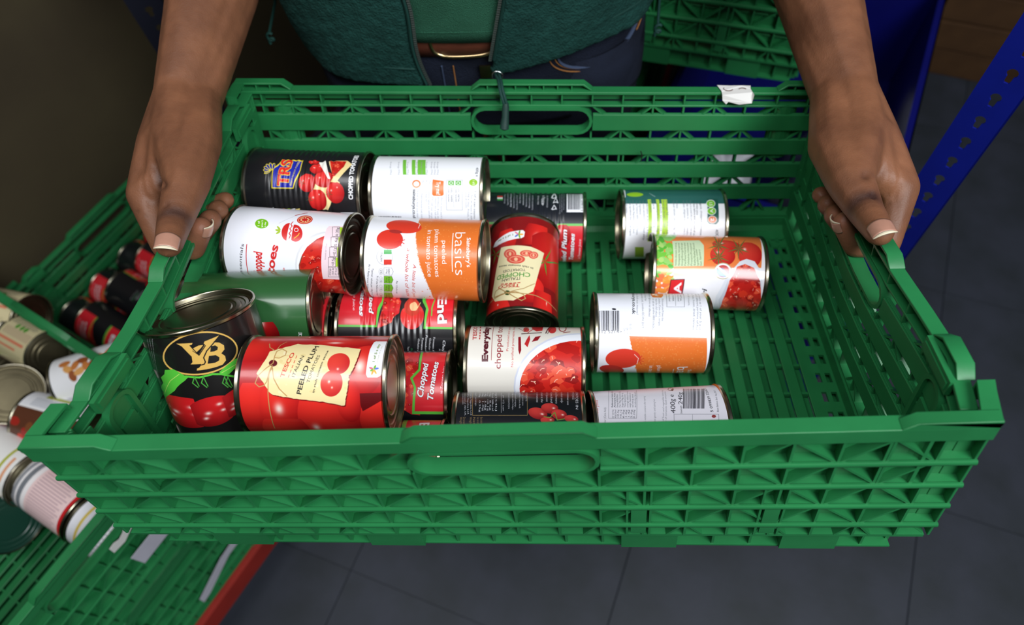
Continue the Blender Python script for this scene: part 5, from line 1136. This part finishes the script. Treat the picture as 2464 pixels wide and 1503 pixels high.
q = MB(square); q.box(-60, -10, -200.9, -200.4, -125, -92); pl = q.build('paper_label', M['grey_paper'], w, .001); pl['label'] = 'grey-white paper label'

# the crate of black and red tins: five rows of five, two layers
fw = Vector((LXv[0], LXv[1], 0)); fy = Vector((LYv[0], LYv[1], 0))
first = None
for lay in (0, 1):
    for i in range(5):
        for j in range(5):
            if lay and (i == 0 or (i == 1 and j > 2)): continue
            x, y = (i - 2) * 110.5 + rnd.uniform(-1, 1), (j - 2) * 74.6; z = -700.5 + 37.8 + lay * 75.6
            c = hz(A0[0], A0[1], z) + fw * (x / 1000) + fy * (y / 1000)
            if first is None:
                first = make_tin('tomato_tin', 'black and red tin in the neat rows of the left crate', 'black and red tins in rows in the left crate', c - fw * .054, c + fw * .054, 36, ee_mat, 'x', e0=(0, 0, 1), seg=28, room=True)
                KID.clear(); o = first
            else: o = copy_tree(first)
            sp_ = math.radians((-40, 130)[(i + j) % 2] + rnd.uniform(-16, 16))
            xx = fw if (i + j) % 3 else fw; zz = Matrix.Rotation(sp_, 3, xx) @ Vector((0, 0, 1)); yy = zz.cross(xx)
            o.matrix_world = Matrix(((xx.x, yy.x, zz.x, c.x), (xx.y, yy.y, zz.y, c.y), (xx.z, yy.z, zz.z, c.z), (0, 0, 0, 1)))

# the crate of mixed tins
def PZ(px, py, z):
    v = CR @ np.array([(px - 1232) / FPX, -(py - 751.5) / FPX, -1]); t = (z / 1000 + RIM_H - CAM[2]) / v[2]; return Vector(CAM + v * t)
def far_end(a, px, py, L, far=True):
    v = CR @ np.array([(px - 1232) / FPX, -(py - 751.5) / FPX, -1]); v = Vector(v / np.linalg.norm(v)); o = Vector(CAM) - a
    b = o.dot(v); c = o.dot(o) - L * L; d = b * b - c
    return Vector(CAM) + v * (-b + (math.sqrt(d) if far else -math.sqrt(d)) if d > 0 else -b)
def simple(R, L, base, fn=None, A=(0, 0), B=(100, 0)):
    l = Label(R, L, 2.5, base)
    if fn: fn(l)
    return l
DULL = {}
MIX = 'mixed tins in the lower left crate'
def lines(l, x0, x1, y0, y1, col, n=7, wd=1.2):
    for i in range(n): l.mm(x0, y0 + (y1 - y0) * i / n, x1 - (i * 7 % 5) * 2, y0 + (y1 - y0) * i / n + wd, col)
def f_beige(l):
    l.mm(8, -48, 100, 46, (222, 208, 164)); lines(l, 12, 90, -44, -14, (120, 116, 100), 12, .8); l.mm(14, -8, 96, 4, (206, 186, 150)); l.mm(10, 8, 90, 12, (226, 130, 100)); l.mm(10, 18, 70, 21, (226, 130, 100)); lines(l, 12, 90, 26, 44, (190, 180, 140), 6)
    for x in (40, 54, 66): l.poly(l.oval(x, -12, 5, 4), (90, 160, 60), True)
def f_white_food(l):
    for i in range(14): l.poly(l.oval(20 + i * 5, -30 + (i * 37) % 26, 8, 5, i * 40), ((196, 120, 60), (220, 160, 90), (150, 80, 40))[i % 3], True)
    lines(l, 50, 90, 14, 44, (190, 196, 206), 7); l.mm(8, 20, 18, 48, (196, 196, 200))
def f_olive(l):
    l.mm(0, -12, 100, 60, (92, 52, 34)); l.mm(0, -14, 100, -11, (244, 244, 244)); l.mm(24, -40, 84, -33, (170, 180, 50)); lines(l, 14, 96, -30, -15, (190, 194, 202), 7)
    for i in range(16): l.poly(l.oval(6 + i * 6, 10 + (i * 31) % 40, 8, 6, i * 25), ((160, 40, 30), (120, 70, 40), (200, 60, 40))[i % 3], True)
def f_big(l):
    lines(l, 20, 90, -60, -34, (190, 190, 196), 8); l.mm(84, -20, 88, 34, (176, 180, 60)); l.mm(0, 44, 70, 70, (222, 110, 70)); l.mm(94, -8, 98, 26, (226, 160, 120))
    for i in range(8): l.poly(l.oval(20 + i * 8, 46 + (i * 13) % 12, 7, 4), (226, 120, 80), True)
def f_pink(l):
    l.mm(0, -200, 5, 200, (196, 30, 36)); l.mm(95, -200, 101, 200, (196, 30, 36)); l.mm(12, -200, 17, 200, (150, 152, 158)); l.mm(20, -200, 27, 200, (120, 124, 130)); l.mm(34, -60, 94, 62, (236, 206, 204)); l.mm(42, -46, 62, -38, (50, 160, 80))
    lines(l, 66, 92, -44, -26, (222, 120, 120), 4, 2); lines(l, 38, 92, -18, 54, (190, 160, 166), 18, 1.4)
def f_yellow(l):
    l.mm(12, -60, 16, 60, (222, 196, 90)); lines(l, 30, 90, -40, 40, (180, 184, 196), 14); l.mm(34, -48, 40, -40, (224, 190, 80))
def f_red(l):
    l.mm(40, -60, 70, 60, (238, 200, 196)); l.mm(46, -30, 60, 30, (214, 120, 120))
def f_grn(l):
    l.mm(0, -60, 100, 20, (160, 190, 60)); l.poly(l.oval(50, -30, 20, 14), (214, 60, 130), True)
mixed = [
 ((130, 856), -392, (50, 812), 108, 36.5, (26, 26, 26), f_beige, 'black tin with a cream label and dull bare lid, in the lower left crate'),
 ((78, 768), -418, (-30, 745), 108, 36.5, (26, 26, 26), f_beige, 'cream-labelled tin lying against the crate edge at the photo\'s left side'),
 ((24, 946), -372, (72, 996), 112, 41, (120, 30, 30), f_red, 'tin standing with an olive lid and ring pull in the lower left crate'),
 ((152, 926), -404, (262, 892), 108, 36.5, (238, 238, 240), f_white_food, 'white tin with a brown food picture by the rim corner of the held crate'),
 ((78, 1004), -410, (186, 1034), 110, 38, (236, 236, 240), f_olive, 'white and brown tin with an olive stripe, next to the olive lid'),
 ((62, 930), -462, (126, 944), 108, 36, (28, 26, 26), None, 'small dark tin low between the cream and white tins'),
 ((60, 978), -505, (122, 972), 108, 36, (190, 26, 34), f_red, 'red tin low between the olive lid and the brown tin'),
 ((52, 1022), -446, (-40, 1000), 108, 36.5, (206, 50, 56), f_red, 'red and white tin below the olive lid'),
 ((84, 1150), -412, (-60, 1062), 112, 40, (240, 238, 234), f_big, 'big white tin with an orange picture at the photo\'s left edge'),
 ((214, 1240), -432, (104, 1162), 108, 38, (240, 236, 236), f_pink, 'pink and white tin with red edges and grey rings'),
 ((226, 1250), -440, (262, 1272), 62, 36.5, (240, 240, 246), f_yellow, 'white tin with a thin yellow line, against the right wall of the lower left crate'),
 ((27, 1258), -424, (-62, 1205), 108, 40, (216, 208, 170), None, 'tin with a dark green lid at the photo\'s left edge'),
 ((120, 1046), -440, (214, 1078), 108, 36, (236, 222, 196), f_white_food, 'tin with a red and yellow food picture under the held crate\'s corner'),
 ((36, 902), -448, (-40, 884), 108, 36, (190, 30, 60), f_grn, 'pink and green tin under the cream-labelled one'),
]
for i, (a, z, b, L, R, base, fn, lab) in enumerate(mixed):
    p = PZ(a[0], a[1], z)
    if i in (8, 9, 10, 4, 3, 12, 1): e = PZ(b[0], b[1], z - (0, 0, 0, 0, 0, 0, 0, 0, -4, -4, 60, 0, 0)[i]); e = p + (e - p).normalized() * L / 1000
    else:
        e = far_end(p, b[0], b[1], L / 1000)
        if (e - p).length < .06: e = p + (e - p).normalized() * L / 1000
    lo = e if a[0] > b[0] else p; hi = p if a[0] > b[0] else e
    if i == 9: row = (hi, (hi - lo).normalized())
    if i == 10: lo = row[0] + row[1] * .003; hi = lo + row[1] * .066
    t = make_tin('food_tin', lab, MIX, lo, hi, R, simple(R, (hi - lo).length * 1000 - 8, base, fn), 'label_mixed', seg=36, room=True, spin=(0, -30, 0, 0, 0, 0, 0, 0, 0, 0, 0, 0, 0, 0)[i])
    if i in (2,):
        q = MB(); q.tube([(53 - 3, 9 + 10 * math.cos(k), 7 * math.sin(k)) for k in np.linspace(0, 6.28, 20, False)], 1.6, 6, True); q.box(49, 51, -8, 2, -3, 3); s = -1 if a[0] < b[0] else 1
        if s < 0:
            for k, v in enumerate(q.v): q.v[k] = (-v[0] - 1, v[1], v[2])
        q.build('ring_pull', M['tin'], t, .001, 40)
    for c in kids(t):
        if c.name.startswith('lid') and i != 11: c.data = DULL.setdefault(c.data.name, c.data.copy()); c.data.materials[0] = M['tin_dull']
    if i == 11:
        for c in kids(t):
            if c.name.startswith('lid'):
                c.data = c.data.copy(); c.data.materials[0] = mat('green_lacquer', (22, 58, 46), .3, spec=.6)

# blue totes
ty = math.atan2(.919, .395); TX = np.array([.395, .919]); TN = np.array([-.919, .395])     # along the right rim, and inwards
t0 = np.array([469, 188]) + TX * 55
def tote(base, H, label):
    c = t0 + TX * 300 + TN * 190
    r = empty('plastic_tote', Matrix.Translation(hz(c[0], c[1], base)) @ Matrix.Rotation(ty, 4, 'Z')); tag(r, label, 'tote', 'blue totes by the shelving')
    q = MB(); X, Y, t = 300, 190, 4; s = 14
    def quad(a, b, c_, d): q.add([a, b, c_, d], [(0, 1, 2, 3)])
    for X0, Y0, X1, Y1, z0, z1 in ((X - s, Y - s, X - 6, Y - 6, 0, H), (X - s - t, Y - s - t, X - 6 - t, Y - 6 - t, 4, H)):
        bt = [(-X0, -Y0, z0), (X0, -Y0, z0), (X0, Y0, z0), (-X0, Y0, z0)]; tp = [(-X1, -Y1, z1), (X1, -Y1, z1), (X1, Y1, z1), (-X1, Y1, z1)]
        quad(*bt)
        for k in range(4): quad(bt[k], bt[(k + 1) % 4], tp[(k + 1) % 4], tp[k])
    b = q.build('body', M['blue_plastic'], r, .001)
    q = MB()
    for a, c_, d, e in ((-X, X, -Y, -Y + 12), (-X, X, Y - 12, Y), (-X, -X + 12, -Y + 12, Y - 12), (X - 12, X, -Y + 12, Y - 12)): q.box(a, c_, d, e, H - 3, H); 
    for a, c_, d, e in ((-X, X, -Y, -Y + 2.5), (-X, X, Y - 2.5, Y), (-X, -X + 2.5, -Y, Y), (X - 2.5, X, -Y, Y)): q.box(a, c_, d, e, H - 26, H)
    q.build('rim', M['blue_plastic'], r, .001)
    rb = MB()
    for k in range(-3, 4):
        for sy in (-1, 1): rb.box(k * 80 - 2, k * 80 + 2, *sorted((sy * (Y - 10), sy * (Y - 3))), H * .3, H - 20)
    rb.build('rib', M['blue_plastic'], r, .001)['kind'] = 'stuff'
    return r
tote(-625, 225, 'open blue tote holding bags and packs, right of the right arm')
tote(-850, 225, 'blue tote underneath the open one')
def tpt(u, v, z): p = t0 + TX * u + TN * v; return hz(p[0], p[1], z)
def blob(name, m, c, rx, ry, rz, label, cat, seed, yaw=ty, n=2.6):
    R_ = random.Random(seed); ph = [R_.uniform(0, 6) for _ in range(6)]; q = MB()
    def f(i, j):
        a = i * 2 * math.pi; b = (j - .5) * math.pi * .998; k = 1 + .05 * math.sin(a * 3 + ph[0] + 3 * b) + .04 * math.sin(a * 7 + ph[1]) * math.cos(b * 3 + ph[2])
        sg = lambda v: math.copysign(abs(v) ** (2 / n), v)
        return (rx * sg(math.cos(a)) * abs(math.cos(b)) ** (2 / n) * k, ry * sg(math.sin(a)) * abs(math.cos(b)) ** (2 / n) * k, rz * (sg(math.sin(b)) + 1) * k)
    q.grid(f, 40, 22, True); o = q.build(name, m, None, .001, 60); o.location = c; o.rotation_euler = (0, 0, yaw); tag(o, label, cat); return o
blob('wrapped_pack', M['white_pack'], tpt(372, 92, -620), 62, 44, 62, 'white wrapped pack inside the blue tote by the right wrist', 'pack', 3, n=5)
blob('rubbish_bag', M['bag'], tpt(210, 96, -620), 100, 74, 66, 'dark plastic bag lying in the near end of the blue tote', 'bag', 5)
blob('wrapped_pack', M['white_pack'], tpt(130, 246, -620), 74, 40, 60, 'white pack in the blue tote seen through the back slats', 'pack', 8, n=5)

# shelving uprights with keyholes
def upright(x, y, face, width, z0, z1, m, label, holes=True):
    r = empty('shelving_upright', Matrix.Translation(hz(x, y, -850)) @ Matrix.Rotation(face, 4, 'Z')); tag(r, label, 'shelving upright', 'uprights of the blue shelving')
    bm = bmesh.new(); H = z1 - z0; W2 = width / 2
    def loop(pts):
        vs = [bm.verts.new((p[0], 0, p[1])) for p in pts]; return [bm.edges.new((vs[i], vs[(i + 1) % len(vs)])) for i in range(len(vs))]
    ed = loop([(-W2, 0), (W2, 0), (W2, H), (-W2, H)])
    if holes:
        z = 26.0
        while z < H - 20:
            pts = [(4.9 * math.cos(a), z + 5 + 4.9 * math.sin(a)) for a in np.linspace(-.95, math.pi + .95, 14)] + [(-2.7, z - 4), (-2, z - 6), (2, z - 6), (2.7, z - 4)]
            ed += loop(pts); z += 28.6
    bmesh.ops.triangle_fill(bm, use_beauty=True, use_dissolve=False, edges=ed)
    me = bpy.data.meshes.new('face'); bm.to_mesh(me); bm.free()
    for v in me.vertices: v.co *= .001
    me.materials.append(m); o = link('face', me, r); s = o.modifiers.new('s', 'SOLIDIFY'); s.thickness = .0018
    q = MB(); q.box(W2 - 1.8, W2, 0, width * .9, 0, H); q.build('side', m, r, .001)
    q = MB(); q.box(-W2 - 3, W2 + 3, -3, width, 0, 5); q.build('foot', M['black'], r, .001)
    return r
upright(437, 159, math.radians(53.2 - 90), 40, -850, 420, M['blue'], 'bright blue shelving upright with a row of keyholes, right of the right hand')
upright(-512, 470, math.radians(123.8 - 90), 44, -850, 420, M['shaded_blue'], 'blue shelving upright with shade in its colour, behind the left arm', True)

# planks of a wooden bin far right
wy = math.radians(-20.7); r = empty('wooden_bin', Matrix.Translation(hz(965, 1041, -850)) @ Matrix.Rotation(wy, 4, 'Z')); tag(r, 'brown wooden bin of wide planks on the floor at the upper right', 'bin')
pk_ = MB(); pk_.extr([(-9, 2), (9, 2), (9, 70), (8, 72), (-8, 72), (-9, 70)], -60, 900, lambda p, t: (t, p[0], p[1]))
pm = pk_.mesh('plank', M['wood'], .001)
for k in range(5): o = link('plank', pm, r); o.location = (rnd.uniform(-.004, .004), rnd.uniform(-.004, .004), .0745 * k)
p2 = MB(); p2.extr([(-9, 2), (9, 2), (9, 70), (8, 72), (-8, 72), (-9, 70)], 14, 600, lambda p, t: (p[0] - 45, t, p[1])); p2m = p2.mesh('plank', M['wood'], .001)
for k in range(5): o = link('plank', p2m, r); o.location = (0, 0, .0745 * k)
q = MB(); q.box(-35, 5, 10, 50, 0, 372); q.build('corner_post', M['wood'], r, .001)

# board walls
def wallp(name, p, d, L, h):
    q = MB(); n = np.array([-d[1], d[0]]); a = np.array(p) / 1000; b = a + np.array(d) * L
    q.extr([tuple(a), tuple(b), tuple(b + n * .03), tuple(a + n * .03)], 0, h, lambda t, z: (t[0], t[1], z)); o = q.build(name, M['wall']); o['kind'] = 'structure'; return o
dL = np.array([.4985, .8669])
wallp('wall_left', np.array((-950, 271)) + np.array([-.8669, .4985]) * 18 - dL * 1500, dL, 3.05, 2.4)
wallp('wall_back', (-1000, 1790), np.array([1.0, 0.0]), 4.0, 2.4)
# remove the pattern crate used for copying
def drop(o):
    for c in kids(o): drop(c)
    bpy.data.objects.remove(o)
drop(proto)
